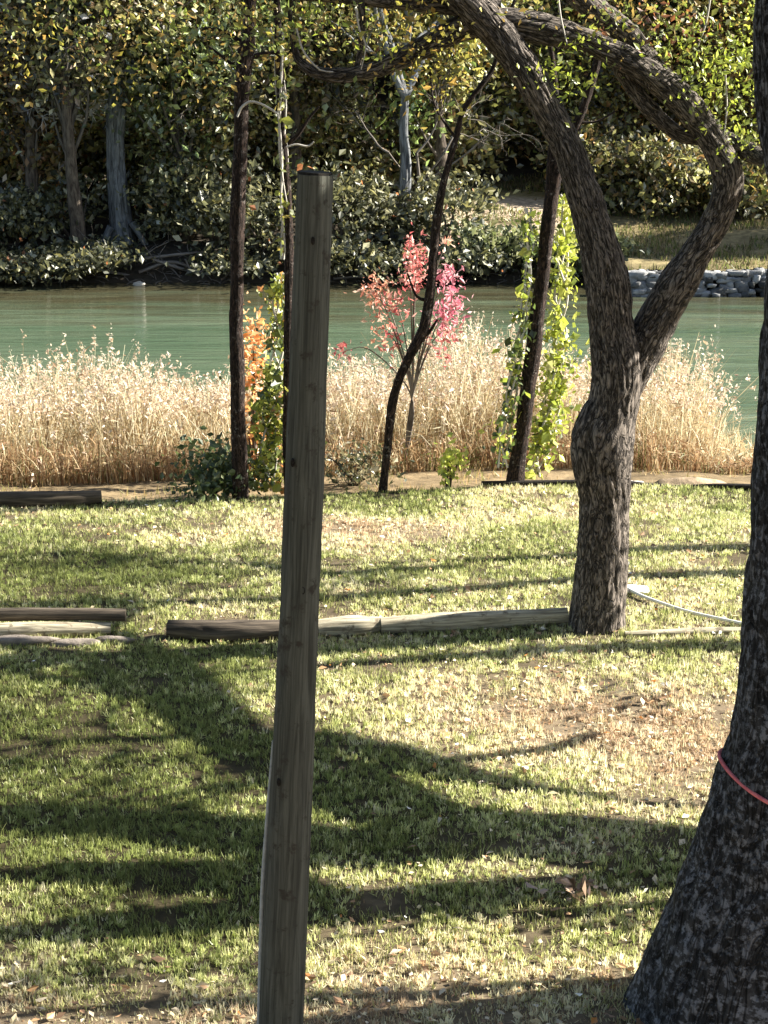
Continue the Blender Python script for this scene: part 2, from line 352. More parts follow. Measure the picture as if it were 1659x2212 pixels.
tag(mb.build('fallen_leaves', M_LITTER, smooth=False), 'tan, white and orange fallen leaves scattered over the lawn', 'fallen leaves', kind='stuff')

# far terrace grass tufts
n = 26000; yy = RNG.uniform(wall_y+.3, 53.5, n); xx = RNG.uniform(.5, 13, n)
kk = ((xx > WX0) | (yy > 47.5)) & (n2(xx*.4, yy, 1.3, 5) > .42); xx, yy = xx[kk], yy[kk]
c = np.where((RNG.random(len(xx)) < .5)[:, None], [.16, .19, .05], [.27, .22, .12])*RNG.uniform(.3, 1.3, len(xx))[:, None]
mb = MB(); blades(mb, xx, yy, RNG.uniform(.05, .16, len(xx)), RNG.uniform(.02, .045, len(xx)), c, .6)
tag(mb.build('terrace_grass', M_GRASS, smooth=False), 'sunlit short grass on the terrace across the river', 'grass', kind='stuff')

# ------------------------------------------------------------------ reeds between lawn and river
tx = [-250, 0, 100, 200, 300, 400, 480, 600, 700, 800, 900, 1000, 1090, 1160, 1240, 1300, 1440, 1480, 1520, 1550, 1620, 1700, 1800]
ty = [770, 765, 765, 738, 755, 795, 800, 770, 765, 780, 770, 712, 705, 760, 790, 790, 760, 760, 800, 890, 960, 970, 980]
hx = np.array([P(a, b, 25)[0] for a, b in zip(tx, ty)]); hz = np.array([P(a, b, 25)[2] for a, b in zip(tx, ty)])
def reed(n, ylo, yhi, pal, wts, hs, hv, wlo, whi, seg=3, plume=0.0, xlo=-8, xhi=6.6):
    mb = MB(); x = RNG.uniform(xlo, xhi, n); off = ylo + (yhi-ylo)*RNG.random(n); y = edge(x) + off
    kk = (n2(x, y, 2.6, 7) + RNG.normal(0, .10, n)) > .33; x, y = x[kk], y[kk]; n = len(x); z = zf(x, y)
    top = np.interp(x*25/y, hx, hz)
    h = np.maximum((top - z)*hs*(1 - np.abs(RNG.normal(0, hv, n)))*(.72+.48*n2(x, y, 1.9, 3)), .15)
    az = RNG.uniform(0, 2*math.pi, n); w = np.stack([np.cos(az), np.sin(az), 0*az], 1); wd = RNG.uniform(wlo, whi, n)
    la = RNG.uniform(0, 2*math.pi, n); le = np.abs(RNG.normal(0, .13, n)); cur = np.abs(RNG.normal(0, .22, n))*np.where(RNG.random(n) < .18, 3.5, 1.0)
    pal = np.asarray(pal, float); c = pal[RNG.choice(len(pal), n, p=np.array(wts)/sum(wts))]*RNG.uniform(.75, 1.25, n)[:, None]
    rings = []; fr = np.linspace(0, 1, seg+1)
    for f in fr:
        lat = (le*f + cur*f*f)*h; q3 = np.stack([x+np.cos(la)*lat, y+np.sin(la)*lat, z-.02+h*f*(1-.25*cur*f)], 1)
        ww = (wd*(1-.8*f)*.5)[:, None]; rings.append(q3 - w*ww); rings.append(q3 + w*ww)
    v = np.stack(rings, 1).reshape(-1, 3); m = 2*(seg+1)
    base = (np.arange(n)*m)[:, None, None] + np.array([[2*i, 2*i+1, 2*i+3, 2*i+2] for i in range(seg)])[None]
    mb.add(v, base.reshape(-1, 4), np.repeat(c, m, 0))
    if plume:
        k = RNG.random(n) < plume; k &= h > .9; tips = (rings[-1][k]+rings[-2][k])/2
        t2 = np.repeat(tips, 7, 0) + RNG.normal(0, 1, (len(tips)*7, 3))*np.array([.018, .018, .07]) - np.array([0, 0, .05])
        leaves(mb, t2, .05, [(.70, .62, .50), (.62, .50, .38), (.50, .36, .24)], [4, 3, 2], asp=.45)
    # side leaves
    k = RNG.random(n) < .8; f = RNG.uniform(.25, .9, n)[:, None]; j = np.stack([x, y, z], 1) + np.stack([np.cos(la)*le*h, np.sin(la)*le*h, h], 1)*f
    leaves(mb, j[k], .16, pal, wts, asp=.10, hang=.2)
    return mb
tall = reed(14000, 2.6, 5.6, [(.60, .51, .32), (.50, .38, .22), (.70, .64, .46), (.24, .15, .08)], [5, 4, 4, 2], 1.0, .2, .010, .024, plume=.7)
tag(tall.build('dry_reeds', M_REED, smooth=False), 'tall bed of straw coloured dry reeds between lawn and river', 'reeds', kind='stuff')
low = reed(19000, 2.0, 4.0, [(.42, .28, .15), (.26, .15, .08), (.56, .45, .28), (.18, .17, .07)], [5, 4, 4, 2], .52, .3, .01, .02)
tag(low.build('rusty_grass', M_REED, smooth=False), 'knee high rust brown grass along the foot of the reeds', 'grass', kind='stuff')
n = 9000; x = RNG.uniform(-7, 7, n); y = edge(x) + RNG.uniform(.05, 2.4, n); kk = n2(x, y, 2.2, 31) > .55; x, y = x[kk], y[kk]
mb = MB(); c = np.array([(.50, .36, .18), (.32, .22, .10), (.30, .30, .09)])[RNG.integers(0, 3, len(x))]*RNG.uniform(.7, 1.3, len(x))[:, None]
blades(mb, x, y, RNG.uniform(.03, .12, len(x)), RNG.uniform(.006, .014, len(x)), c, .8)
tag(mb.build('shore_grass', M_GRASS, smooth=False), 'sparse dead grass on the sandy strip behind the lawn', 'grass', kind='stuff')

# ------------------------------------------------------------------ the wooden post
def ptube(mb, rows, d=None, **kw):                 # rows of px, py, width(px)[, d]
    pts, rad = [], []
    for r in rows:
        dd = r[3] if len(r) > 3 else d
        pts.append(P(r[0], r[1], dd)); rad.append(RW(r[0], r[1], dd, r[2]))
    tube(mb, pts, rad, **kw); return pts, rad
pd = 8.75
top = P(681, 377, pd); low_ = P(609, 2150, pd); dr = low_ - top; base = low_ + dr*(-low_[2]/dr[2]) 
pt = thing('wooden_post', (base[0], base[1], 0), 'tall weathered grey round wooden post leaning slightly right in the foreground', 'post')
mb = MB(); rt, rb = RW(681, 377, pd, 77), RW(609, 2150, pd, 96)
tube(mb, [base - np.array([0, 0, .1]), low_, (top+low_)/2 + np.array([.008, 0, 0]), top], [rb*1.03, rb, (rt+rb)/2, rt], step=.02, sides=72, disp=.006, fc=14, fl=.7, lump=.03)
shaft = mb.build('shaft', M_POST, pt)
mb = MB(); ax = (top-base)/np.linalg.norm(top-base); tube(mb, [top-ax*.0, top+ax*.012], [rt*.97, rt*.95], step=.006, sides=40, disp=.004)
mb.build('post_top', M_KNOT, pt)
for px, py in ((676, 520), (655, 1275), (632, 1000), (602, 1690), (640, 1790), (612, 1990)):
    mb = MB(); hitd = pd - RW(px, py, pd, 84)*.93; c0 = P(px, py, hitd)
    t_ = np.linspace(0, 2*math.pi, 10, endpoint=False)
    rg = np.stack([np.cos(t_)*.010, -.0+0*t_, np.sin(t_)*.021], 1)
    v = np.vstack([c0 + rg*1.0 + [0, .012, 0], c0 + rg*.85 - [0, .008, 0], c0 + rg*.1 - [0, .004, 0]])
    a = np.arange(10); b_ = (a+1) % 10
    mb.add(v, np.vstack([np.stack([a, b_, b_+10, a+10], 1), np.stack([a+10, b_+10, b_+20, a+20], 1)]))
    sub(mb, 'knot', M_KNOT, shaft, pt)
mb = MB(); tube(mb, [P(590, 1600, pd+.04), P(575, 1800, pd+.03), P(566, 1950, pd+.02), P(560, 2212, pd), P(556, 2290, pd)], [.006, .010, .011, .012, .012], step=.05, sides=10)
mb.build('conduit', m_bark('grey_conduit', (.30, .32, .32), (.45, .47, .47), (20, 20, 20), .1), pt)

# ------------------------------------------------------------------ the big trunk on the right
bd = 9.25; RNG = np.random.default_rng(101)
edgep = [(-120, 1628), (0, 1630), (150, 1632), (270, 1643), (420, 1662), (670, 1652), (1000, 1630), (1350, 1605), (1500, 1588), (1600, 1570), (1700, 1545), (1860, 1500), (2000, 1443), (2110, 1400), (2212, 1358), (2290, 1310)]
rw = [.24, .25, .26, .27, .29, .32, .345, .37, .385, .395, .42, .46, .51, .56, .62, .70]
pts, rad = [], []
for (py, px), r in zip(edgep, rw):
    e = P(px, py, bd); pts.append(e + [r, 0, 0]); rad.append(r)
pts[-1][2] = min(pts[-1][2], -.15); pts, rad = pts[::-1], rad[::-1]
bigb = pts[0].copy(); bigb[2] = 0
big = thing('large_tree', bigb, 'huge dark mottled tree trunk flaring at its base at the right edge', 'tree')
mb = MB(); tube(mb, pts, rad, step=.022, sides=150, disp=.03, fc=11, fl=3.2, lump=.03, flute=lambda s: .05*np.exp(-(s/.12)**2))
mb.build('trunk', M_BIG, big)
topb = pts[-1]
def grow(mb, p, d, r, L, depth, out, nb=3, wob=.25, sides=7, up=.1, minr=.004):
    d = d/np.linalg.norm(d); n = 5; ps = [p]; q = p.copy(); dd = d.copy()
    for i in range(n):
        dd = dd + RNG.normal(0, wob/2, 3) + np.array([0, 0, up/3]); dd /= np.linalg.norm(dd); q = q + dd*L/n; ps.append(q.copy())
    rr = np.linspace(r, r*.45, n+1); tube(mb, ps, rr, step=max(L/8, .05), sides=sides, cap=False)
    if depth == 0: out.extend(ps[2:]); return
    for k in range(nb):
        f = RNG.integers(2, n+1); d2 = dd + unit(1)[0]*.9; grow(mb, ps[f], d2, rr[f]*.7, L*.68, depth-1, out, nb, wob, max(4, sides-2), up)
mb = MB(); tips = []
for dv in ((.5, .3, 1), (1, -.2, 1.2), (.4, -1, 1), (1.0, .2, 1.1), (.2, -.5, 1.1)):
    grow(mb, topb - [0, 0, .1], np.array(dv, float), .13, 2.6, 2, tips, 3, wob=.15, up=.3)
mb.build('branches', M_BIG, big)
pal_near = [(.20, .26, .04), (.34, .38, .07), (.38, .30, .06), (.30, .15, .05)]
mb = MB(); tips = np.array(tips); tips = tips[tips[:, 2] > 5.7]; c = np.repeat(tips, 26, 0) + RNG.normal(0, .22, (len(tips)*26, 3)); leaves(mb, c[c[:, 2] > 5.5], .07, pal_near, [4, 3, 2, 1])
mb.build('crown', M_LEAF, big, smooth=False)
# pink cord tied round it
mb = MB(); ring = []
ctr = P(1553, 1660, bd); cx = pts[5][0]
zz = P(1600, 1680, bd-.3)[2]
for a in np.linspace(0, 2*math.pi, 60):
    zc = P(1553, 1640, bd)[2] - .12 + .0
    zc2 = zc + .12*max(-math.cos(a), 0)**2 - .05*max(math.cos(a), 0)
    rr_ = np.interp(zc2, [p[2] for p in pts], rad)*1.0+.008; cc = np.interp(zc2, [p[2] for p in pts], [p[0] for p in pts])
    ring.append([cc + rr_*math.cos(a), bd + rr_*math.sin(a), zc + .12*max(-math.cos(a), 0)**2 - .05*max(math.cos(a), 0)])
tube(mb, ring, [.0105]*60, step=.02, sides=8, cap=False)
tag(mb.build('cord', m_bark('pink_cord', (.55, .12, .14), (.75, .22, .22), (30, 30, 30), .2), origin=ring[30]), 'pink red cord tied around the large right trunk', 'cord')

# ------------------------------------------------------------------ the forked tree
fd = 15.75
fb = G(1288, 1362); RNG = np.random.default_rng(7)
fd = fb[1] + .12
ft = thing('forked_tree', (fb[0], fd, 0), 'gnarled furrowed tree forking into two curved limbs in mid lawn', 'tree')
mb = MB()
ptube(mb, [(1286, 1400, 148), (1288, 1352, 126), (1295, 1270, 113), (1302, 1180, 108), (1306, 1080, 108), (1304, 1000, 124), (1308, 940, 130), (1322, 890, 114), (1332, 830, 112), (1330, 770, 112),
           (1322, 720, 100), (1316, 650, 96), (1308, 590, 92), (1288, 510, 80), (1268, 440, 74), (1240, 360, 68), (1214, 295, 66), (1180, 230, 68), (1140, 160, 70), (1085, 85, 72), (1030, 20, 78), (965, -50, 78), (880, -120, 80), (800, -220, 66)],
      fd, step=.016, sides=150, disp=.019, fc=20, fl=4.2, lump=.06)
g0 = P(1262, 955, fd-.02); tube(mb, [P(1302, 850, fd), P(1286, 905, fd-.03), P(1277, 960, fd-.04), P(1284, 1030, fd-.03), P(1300, 1130, fd)], [.07, .135, .165, .155, .12], step=.016, sides=90, disp=.018, fc=20, fl=4.2, lump=.12, seed=4)
mb.build('trunk', M_BARK, ft)
mb = MB()
ptube(mb, [(1338, 850, 86), (1368, 790, 92), (1400, 730, 92), (1432, 670, 88), (1466, 610, 86), (1500, 555, 70), (1540, 490, 66), (1566, 430, 68), (1572, 380, 70), (1550, 320, 66), (1510, 260, 62), (1458, 200, 64), (1390, 150, 60), (1320, 112, 56), (1250, 82, 54), (1170, 62, 64), (1080, 48, 58), (1000, 60, 54), (930, 95, 48), (850, 135, 40), (770, 160, 34), (690, 158, 26), (645, 130, 18), (632, 80, 12), (625, 20, 8)],
      fd+.1, step=.016, sides=120, disp=.018, fc=20, fl=4.2, lump=.08, seed=11)
mb.build('limb', M_BARK, ft)
mb = MB()
ptube(mb, [(1510, 305, 18), (1465, 288, 34), (1415, 248, 38), (1365, 190, 34), (1330, 130, 30)], fd+.2, step=.03, sides=48, disp=.02, seed=21)
mb.build('limb', M_BARK, ft); mb = MB()
ptube(mb, [(1460, 200, 24), (1400, 128, 46), (1350, 70, 50), (1280, 15, 54), (1200, -60, 52)], fd+.3, step=.03, sides=48, disp=.02, seed=22)
mb.build('limb', M_BARK, ft); mb = MB()
ptube(mb, [(1560, 300, 44, 16.1), (1610, 325, 40, 16.0), (1665, 352, 36, 15.7), (1760, 380, 30, 15.5), (1900, 350, 22, 15.3), (2050, 280, 12, 15.2)], step=.04, sides=36, disp=.015, seed=31)
mb.build('limb', M_BARK, ft); mb = MB()
ptube(mb, [(1080, 20, 60), (900, 5, 40), (720, -8, 28), (500, -20, 18), (300, -60, 10)], fd+.2, step=.04, sides=30, disp=.012, seed=41)
mb.build('limb', M_BARK, ft); mb = MB()
ptube(mb, [(780, 0, 16), (783, 60, 14), (772, 150, 12)], fd+.15, step=.05, sides=10)
mb.build('limb', M_BARK, ft)
mb = MB(); tips = []
for a, b_, r in ((P(800, -220, fd), (-.6, 0, 1), .09), (P(880, -120, fd), (-.2, .6, 1), .07), (P(1200, -60, fd+.35), (.3, .2, 1), .09), (P(2050, 280, 15.2), (1, -.2, .8), .03), (P(300, -60, fd+.2), (-1, .3, .3), .03), (P(1200, -60, fd+.35), (-.6, -.5, 1), .07)):
    mb = MB(); grow(mb, a, np.array(b_, float), r, 1.9, 2, tips, 3, up=.25); mb.build('branch', M_BARK, ft)
tips = np.array(tips)
mb = MB(); tt = tips[tips[:, 2] > 5.35]; c = np.repeat(tt, 16, 0) + RNG.normal(0, .18, (len(tt)*16, 3)); leaves(mb, c[c[:, 2] > 5.3], .07, pal_near, [4, 3, 2, 1])
for px, py, s, n_, br in [(1245, 95, 20, 16, 1), (1190, 150, 26, 26, 1), (1240, 180, 30, 28, 1), (1500, 110, 34, 36, 1), (1560, 150, 40, 44, 1), (1520, 200, 30, 24, 1), (1600, 90, 30, 26, 1), (1620, 200, 26, 26, 1), (1480, 40, 34, 24, 0), (1600, 300, 28, 34, 1), (1640, 400, 18, 10, 0),
                          (940, 140, 34, 44, 2), (880, 70, 40, 46, 2), (960, 60, 36, 40, 2), (1010, 120, 20, 20, 2), (820, 130, 12, 8, 1), (640, 60, 26, 18, 0), (700, 40, 34, 24, 0), (560, 60, 50, 40, 0), (480, 40, 50, 40, 0), (1330, 30, 40, 24, 0), (1420, 100, 16, 14, 1), (1640, 20, 24, 20, 1)] + [(x_, y_, 46, 22, b__) for x_, y_, b__ in ((20, 30, 0), (90, 60, 2), (170, 25, 0), (260, 70, 0), (330, 30, 2), (400, 90, 0), (450, 160, 0), (520, 20, 2), (600, 40, 0), (690, 30, 1), (760, 90, 0), (860, 30, 2), (930, 180, 2), (1120, 20, 0), (1290, 60, 0), (1350, 20, 3), (1420, 30, 3), (1480, 80, 3), (1540, 30, 0), (1600, 40, 1), (1560, 230, 1), (1630, 270, 1), (1590, 330, 1), (1510, 140, 1), (1620, 120, 1), (20, 160, 2), (300, 150, 2), (230, 110, 0))]:
    pal = [[(.22, .28, .05), (.16, .17, .04), (.32, .22, .06)], [(.42, .50, .06), (.55, .58, .10), (.30, .36, .05), (.14, .17, .04)], [(.46, .40, .07), (.36, .33, .06), (.50, .32, .08), (.22, .20, .05)], [(.34, .13, .05), (.24, .10, .05), (.30, .22, .06), (.4, .38, .08)]][br]
    c = np.array([P(px + RNG.normal(0, s), py + RNG.normal(0, s*.7), fd + RNG.normal(0, .3) + .1) for _ in range(n_*2)]); c = np.vstack([c, c + RNG.normal(0, .12, c.shape)]); leaves(mb, c, .046, pal, hang=.3)
mb.build('crown', M_LEAF, ft, smooth=False)
mb = MB()                                           # thin pale twigs hanging from it
for pl in ([(1205, -10), (1212, 40), (1225, 95)], [(1535, -10), (1525, 50), (1508, 100)], [(1566, 150), (1570, 230), (1563, 300)], [(640, 60), (655, 110), (690, 150), (720, 155)], [(770, 20), (775, 60), (790, 100), (780, 150)]):
    mb = MB(); tube(mb, [P(a, b_, fd-.15) for a, b_ in pl], np.linspace(.009, .004, len(pl)), step=.05, sides=6)
    mb.build('twig', M_TWIG, ft)

RNG = np.random.default_rng(55)
# ------------------------------------------------------------------ slim trees on the lawn's edge
def slim(label, rows, d, extra=None, name='slim_tree', mat=M_BARKD, tipdir=(0, 0, 1), crown=True, leafn=12, seed=0):
    b = P(rows[0][0], rows[0][1], d); t = thing(name, (b[0], d, zf(b[0], d)[0]), label, 'tree', 'slim dark trees along the far edge of the lawn')
    mb = MB(); r0 = list(rows); pts, rad = ptube(mb, r0, d, step=.04, sides=28, disp=.009, fc=24, fl=6, lump=.10, seed=seed)
    mb.build('trunk', mat, t)
    mb = MB(); tips = []
    for k in range(3): grow(mb, pts[-1] - np.array([0, 0, .02]), np.array(tipdir, float)+unit(1)[0]*.5, rad[-1]*.8, 1.4, 2, tips, 3, up=.2)
    if extra:
        for e in extra: m2 = MB(); ptube(m2, e, d, step=.05, sides=10); m2.build('branch', mat, t)
    mb.build('branches', mat, t)
    if crown:
        mb = MB(); tips = np.array(tips); c = np.repeat(tips, leafn, 0) + RNG.normal(0, .2, (len(tips)*leafn, 3)); leaves(mb, c, .075, pal_near, [4, 3, 2, 1]); mb.build('crown', M_LEAF, t, smooth=False)
    return t
e1 = G(517, 1073)[1]
slim('straight dark slim tree with no vine, leftmost on the lawn edge', [(519, 1080, 40), (518, 1000, 34), (514, 900, 31), (513, 800, 32), (510, 700, 31), (512, 600, 30), (512, 500, 32), (516, 400, 30), (520, 300, 30), (522, 200, 32), (530, 120, 36), (538, 60, 30), (540, -30, 26)], e1,
     extra=[[(530, 130, 14), (560, 118, 10), (605, 112, 8)], [(530, 100, 12), (490, 70, 9), (440, 60, 6)], [(535, 170, 10), (490, 130, 7), (450, 100, 5)]])
slim('thin dark tree right behind the post, wrapped in orange and green vine', [(624, 1075, 22), (620, 960, 20), (622, 800, 20), (624, 640, 20), (624, 500, 18), (620, 400, 17), (610, 300, 18), (606, 200, 17), (602, 100, 18), (596, -30, 16)], e1+.25,
     extra=[[(622, 310, 10), (645, 290, 8), (668, 255, 6), (690, 230, 4)]], seed=3)
e3 = G(828, 1061)[1]
slim('crooked thin dark tree that bends right in front of the red bush', [(826, 1070, 22), (830, 1030, 18), (838, 960, 20), (846, 880, 22), (862, 820, 20), (890, 760, 22), (915, 710, 24), (928, 640, 20), (936, 560, 19), (946, 460, 18), (962, 380, 14), (985, 300, 14), (1000, 240, 12), (1035, 190, 11), (1066, 145, 10), (1090, 60, 8), (1120, -20, 7)], e3,
     extra=[[(930, 650, 10), (900, 640, 6), (880, 590, 4)], [(905, 730, 8), (925, 720, 8), (945, 690, 5)], [(985, 300, 6), (940, 230, 5), (930, 160, 4)]], seed=6)
e4 = G(1114, 1047)[1]
slim('leaning dark tree with lime green vine, rightmost on the lawn edge', [(1112, 1055, 44), (1118, 1000, 38), (1130, 920, 34), (1140, 840, 32), (1152, 760, 34), (1160, 680, 32), (1172, 600, 30), (1182, 500, 30), (1196, 400, 30), (1215, 330, 24), (1245, 270, 20), (1268, 210, 18), (1288, 140, 16), (1300, 50, 14), (1310, -40, 12)], e4,
     extra=[[(1190, 420, 26), (1192, 350, 22), (1196, 280, 16), (1200, 200, 14), (1190, 100, 10)], [(1250, 265, 8), (1290, 262, 5), (1330, 240, 4)]], seed=9)
mb = MB(); ptube(mb, [(512, 252, 5), (522, 232, 6), (540, 220, 6), (562, 224, 5), (585, 236, 5), (602, 248, 4)], e1-.1, step=.03, sides=8)
tag(mb.build('dead_vine', M_TWIG, origin=P(540, 220, e1)), 'pale arched bare vine stem spanning two slim trees', 'vine')
mb = MB(); ptube(mb, [(600, 240, 4), (606, 300, 5), (610, 380, 4), (620, 440, 3)], e1+.1, step=.03, sides=8); ptube(mb, [(618, 318, 4), (640, 312, 4), (665, 316, 4), (678, 306, 3)], e1+.1, step=.03, sides=8)
tag(mb.build('dead_vine', M_TWIG, origin=P(606, 300, e1)), 'pale bare vine stem hanging straight down above the post', 'vine')

def vine(label, rows, d, pal, wts, size=.075, n=1400, yj=.13):
    # rows: px, py, half width in px, density
    b = P(rows[0][0], rows[0][1], d); t = thing('climbing_vine', (b[0], d, zf(b[0], d)[0]), label, 'vine')
    mb = MB(); rows = np.array(rows, float); k = rows[:, 3]*rows[:, 2]
    for s in range(3): tube(mb, [P(r[0] + math.sin(i*2.1+s*2)*r[2]*.5, r[1], d + .05*math.cos(i+s*2)) for i, r in enumerate(rows)], [.012]*len(rows), step=.08, sides=6)
    mb.build('stem', M_TWIG, t)
    f = RNG.random(n*3)*(len(rows)-1); i = f.astype(int); fr = f - i
    r = rows[i]*(1-fr)[:, None] + rows[np.minimum(i+1, len(rows)-1)]*fr[:, None]
    kk = (RNG.random(len(r)) < (r[:, 3]*r[:, 2]/k.max())); r = r[kk]
    o = RNG.normal(0, .5, len(r))*np.where(RNG.random(len(r)) < .12, 1.9, 1.0); c = np.array([P(a[0] + oo*a[2], a[1], d + RNG.normal(0, yj)) for a, oo in zip(r, o)]); c = c[vnoise(c*7.0) + RNG.normal(0, .05, len(c)) > .40]
    mb = MB(); leaves(mb, c, size*RNG.uniform(.5, 1.3, len(c)), pal, wts, asp=.75, hang=.5); mb.build('leaves', M_LEAF, t, smooth=False)
lime_p = [(.40, .46, .06), (.54, .56, .12), (.25, .30, .05), (.10, .13, .03), (.62, .60, .22)]
vine('bright lime green vine curtain hanging on the right side of the leaning tree', [(1150, 1030, 34, .8), (1175, 960, 36, 1), (1190, 880, 38, 1), (1200, 800, 40, 1), (1208, 720, 36, 1), (1212, 640, 30, .9), (1215, 560, 26, .8), (1225, 480, 26, .7), (1220, 420, 20, .5)], e4+.42, lime_p, [5, 4, 3, 2, 1], n=950)
vine('sparse yellow green vine trailing down the left side of the leaning tree', [(1085, 1010, 24, .5), (1090, 930, 26, .7), (1105, 850, 24, .7), (1118, 760, 20, .8), (1130, 690, 18, .8), (1140, 600, 14, .6), (1145, 520, 16, .7), (1140, 450, 16, .5)], e4-.05, [(.35, .42, .06), (.12, .17, .04), (.50, .50, .1), (.05, .07, .02)], [3, 3, 2, 2], n=420)
vine('sparse vine leaves climbing the upper part of the thin tree above the post', [(612, 560, 14, .5), (614, 440, 16, .5), (612, 330, 18, .4), (606, 200, 22, .6), (598, 60, 34, 1)], e1+.25, [(.30, .32, .06), (.12, .14, .04), (.45, .35, .08)], [3, 3, 1], n=330)
vine('orange and yellow green vine covering the thin tree next to the post', [(585, 1060, 34, .9), (580, 980, 38, 1), (585, 900, 40, 1), (592, 820, 36, .8), (600, 740, 30, .7), (602, 660, 28, .8), (604, 590, 18, .8)], e1+.45, [(.34, .38, .06), (.46, .22, .06), (.09, .12, .03), (.50, .48, .10), (.18, .22, .05)], [5, 1, 4, 3, 3], n=1000)

def shrub(label, px, py, d, w, h, n, pal, wts, size=.07, name='shrub', cat='shrub', lobes=9, stems=7, z0=None, mat=None, spread=.2, group=None, vis=False):
    b = P(px, py, d); z = zf(b[0], d)[0] if z0 is None else z0; b = np.array([b[0], d, z])
    t = thing(name, b, label, cat, group); mb = MB(); cs = []
    for k in range(lobes):
        a = RNG.uniform(0, 2*math.pi); rr_ = math.sqrt(RNG.random())*w*.5*.8; cs.append(b + np.array([math.cos(a)*rr_, math.sin(a)*rr_*.8, h*RNG.uniform(.25, .95)*(1-.35*(rr_/(w*.5))**2)]))
    for c in cs[:max(stems, 1)]: tube(mb, [b + RNG.normal(0, .05, 3)*[1, 1, 0] - [0, 0, .03], b*.5 + c*.5 + RNG.normal(0, .05*w, 3), c], [.02*h+.008, .014*h+.005, .005], step=.15, sides=6)
    mb.build('stems', mat or M_FAR, t); cs = np.array(cs)
    c = cs[RNG.integers(0, lobes, n)] + RNG.normal(0, 1, (n, 3))*np.array([w*spread, w*spread, h*spread*.8]); c = c[c[:, 2] > z+.02]
    mb = MB(); leaves(mb, c, size, pal, wts, asp=.6); mb.build('leaves', M_LEAF, t, smooth=False)
    return t
# red-leaved bush behind the crooked tree
rd = e3 + 2.3; b = P(872, 1030, rd); t = thing('sumac_bush', (b[0], rd, zf(b[0], rd)[0]), 'pink and red leaved bush rising above the reeds', 'bush')
mb = MB(); base_ = np.array([b[0], rd, zf(b[0], rd)[0]]); lb = MB()
for px, py, s, n_, pal in [(900, 560, 26, 90, 0), (895, 610, 22, 60, 0), (968, 600, 20, 80, 1), (985, 660, 20, 80, 1), (955, 690, 24, 70, 1), (970, 720, 16, 30, 0), (820, 640, 34, 80, 2), (800, 625, 18, 30, 2), (855, 660, 22, 50, 0), (825, 720, 24, 36, 2), (850, 740, 24, 30, 0), (940, 745, 24, 30, 0), (740, 760, 16, 22, 0), (965, 520, 9, 16, 2), (885, 525, 12, 24, 0)]:
    tube(mb, [base_, P(890, 860, rd), P(px*.6+890*.4, py*.6+300, rd), P(px, py, rd)], [.010, .010, .007, .003], step=.1, sides=6)
    c = np.array([P(px + RNG.normal(0, s*.62), py + RNG.normal(0, s*.75), rd + RNG.normal(0, .18)) for _ in range(n_)])
    c = np.vstack([c, c[::2] + RNG.normal(0, .07, c[::2].shape)]); leaves(lb, c, .078, [[(.64, .22, .19), (.68, .38, .32), (.5, .12, .12)], [(.64, .22, .26), (.72, .44, .46), (.52, .14, .2)], [(.72, .38, .24), (.72, .52, .40), (.66, .26, .18)]][pal], asp=.42)
mb.build('stems', M_DRIFT, t); lb.build('leaves', M_LEAF, t, smooth=False)
shrub('dark green low shrub at the foot of the leftmost slim tree', 462, 1060, e1+.35, 1.0, .65, 1500, [(.06, .09, .03), (.11, .15, .05), (.25, .28, .12)], [5, 3, 1], .07)
shrub('small bright yellow green sapling in front of the reeds', 965, 1045, e3+.5, .38, .5, 170, [(.5, .56, .08), (.64, .66, .16), (.3, .36, .08)], [3, 3, 1], .075, lobes=5, stems=4)
shrub('orange leaved shrub glowing behind the post, right of the left slim tree', 556, 1050, e1+1.6, .5, 2.1, 520, [(.80, .42, .15), (.85, .6, .35), (.6, .25, .08)], [3, 3, 2], .085, spread=.14)
shrub('dark twiggy low shrub right of the post at the reed foot', 760, 1040, e3+1.2, .9, .5, 700, [(.06, .07, .03), (.15, .13, .07), (.3, .26, .14)], [5, 3, 2], .06)

RNG = np.random.default_rng(56)
# ------------------------------------------------------------------ logs, stones, hose on the lawn
def log(name, label, rows, mat, r, group=None, cat='log', disp=.008):
    pts = [np.array(G(px, py)) for px, py in rows]; mb = MB()
    pts = [np.array([p[0], p[1], zf(p[0], p[1])[0] + z]) for p, z in zip(pts, [r*.82 if len(q) < 3 else q[2] for q in rows])] if False else [np.array([p[0], p[1]+r*.6, zf(p[0], p[1])[0] + r*.8]) for p in pts]
    tube(mb, pts, [r*(1+.06*math.sin(i*2.3))*(.86 if i in (0, len(pts)-1) else 1.04) for i in range(len(pts))], step=.025, sides=40, disp=disp, fc=16, fl=1.2, lump=.06, seed=rows[0][0]*.01)
    o = mb.build(name, mat, origin=[float(a) for a in (pts[0]+pts[-1])/2]); tag(o, label, cat, group); return o
LG = 'logs edging the middle of the lawn'
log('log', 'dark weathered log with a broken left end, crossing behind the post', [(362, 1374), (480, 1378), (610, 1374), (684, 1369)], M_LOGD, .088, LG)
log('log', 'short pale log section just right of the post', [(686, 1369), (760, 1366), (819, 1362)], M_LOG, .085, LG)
log('log', 'long pale log ending at the foot of the forked tree', [(822, 1364), (960, 1359), (1100, 1355), (1226, 1351)], M_LOG, .08, LG)
log('log', 'thin half buried edging log running right from the forked tree', [(1350, 1376), (1480, 1372), (1680, 1366)], M_LOG, .03, LG)
o = log('log', 'lower log of the stacked pair on the left', [(-150, 1384), (60, 1378), (238, 1370)], M_LOG, .068, LG)
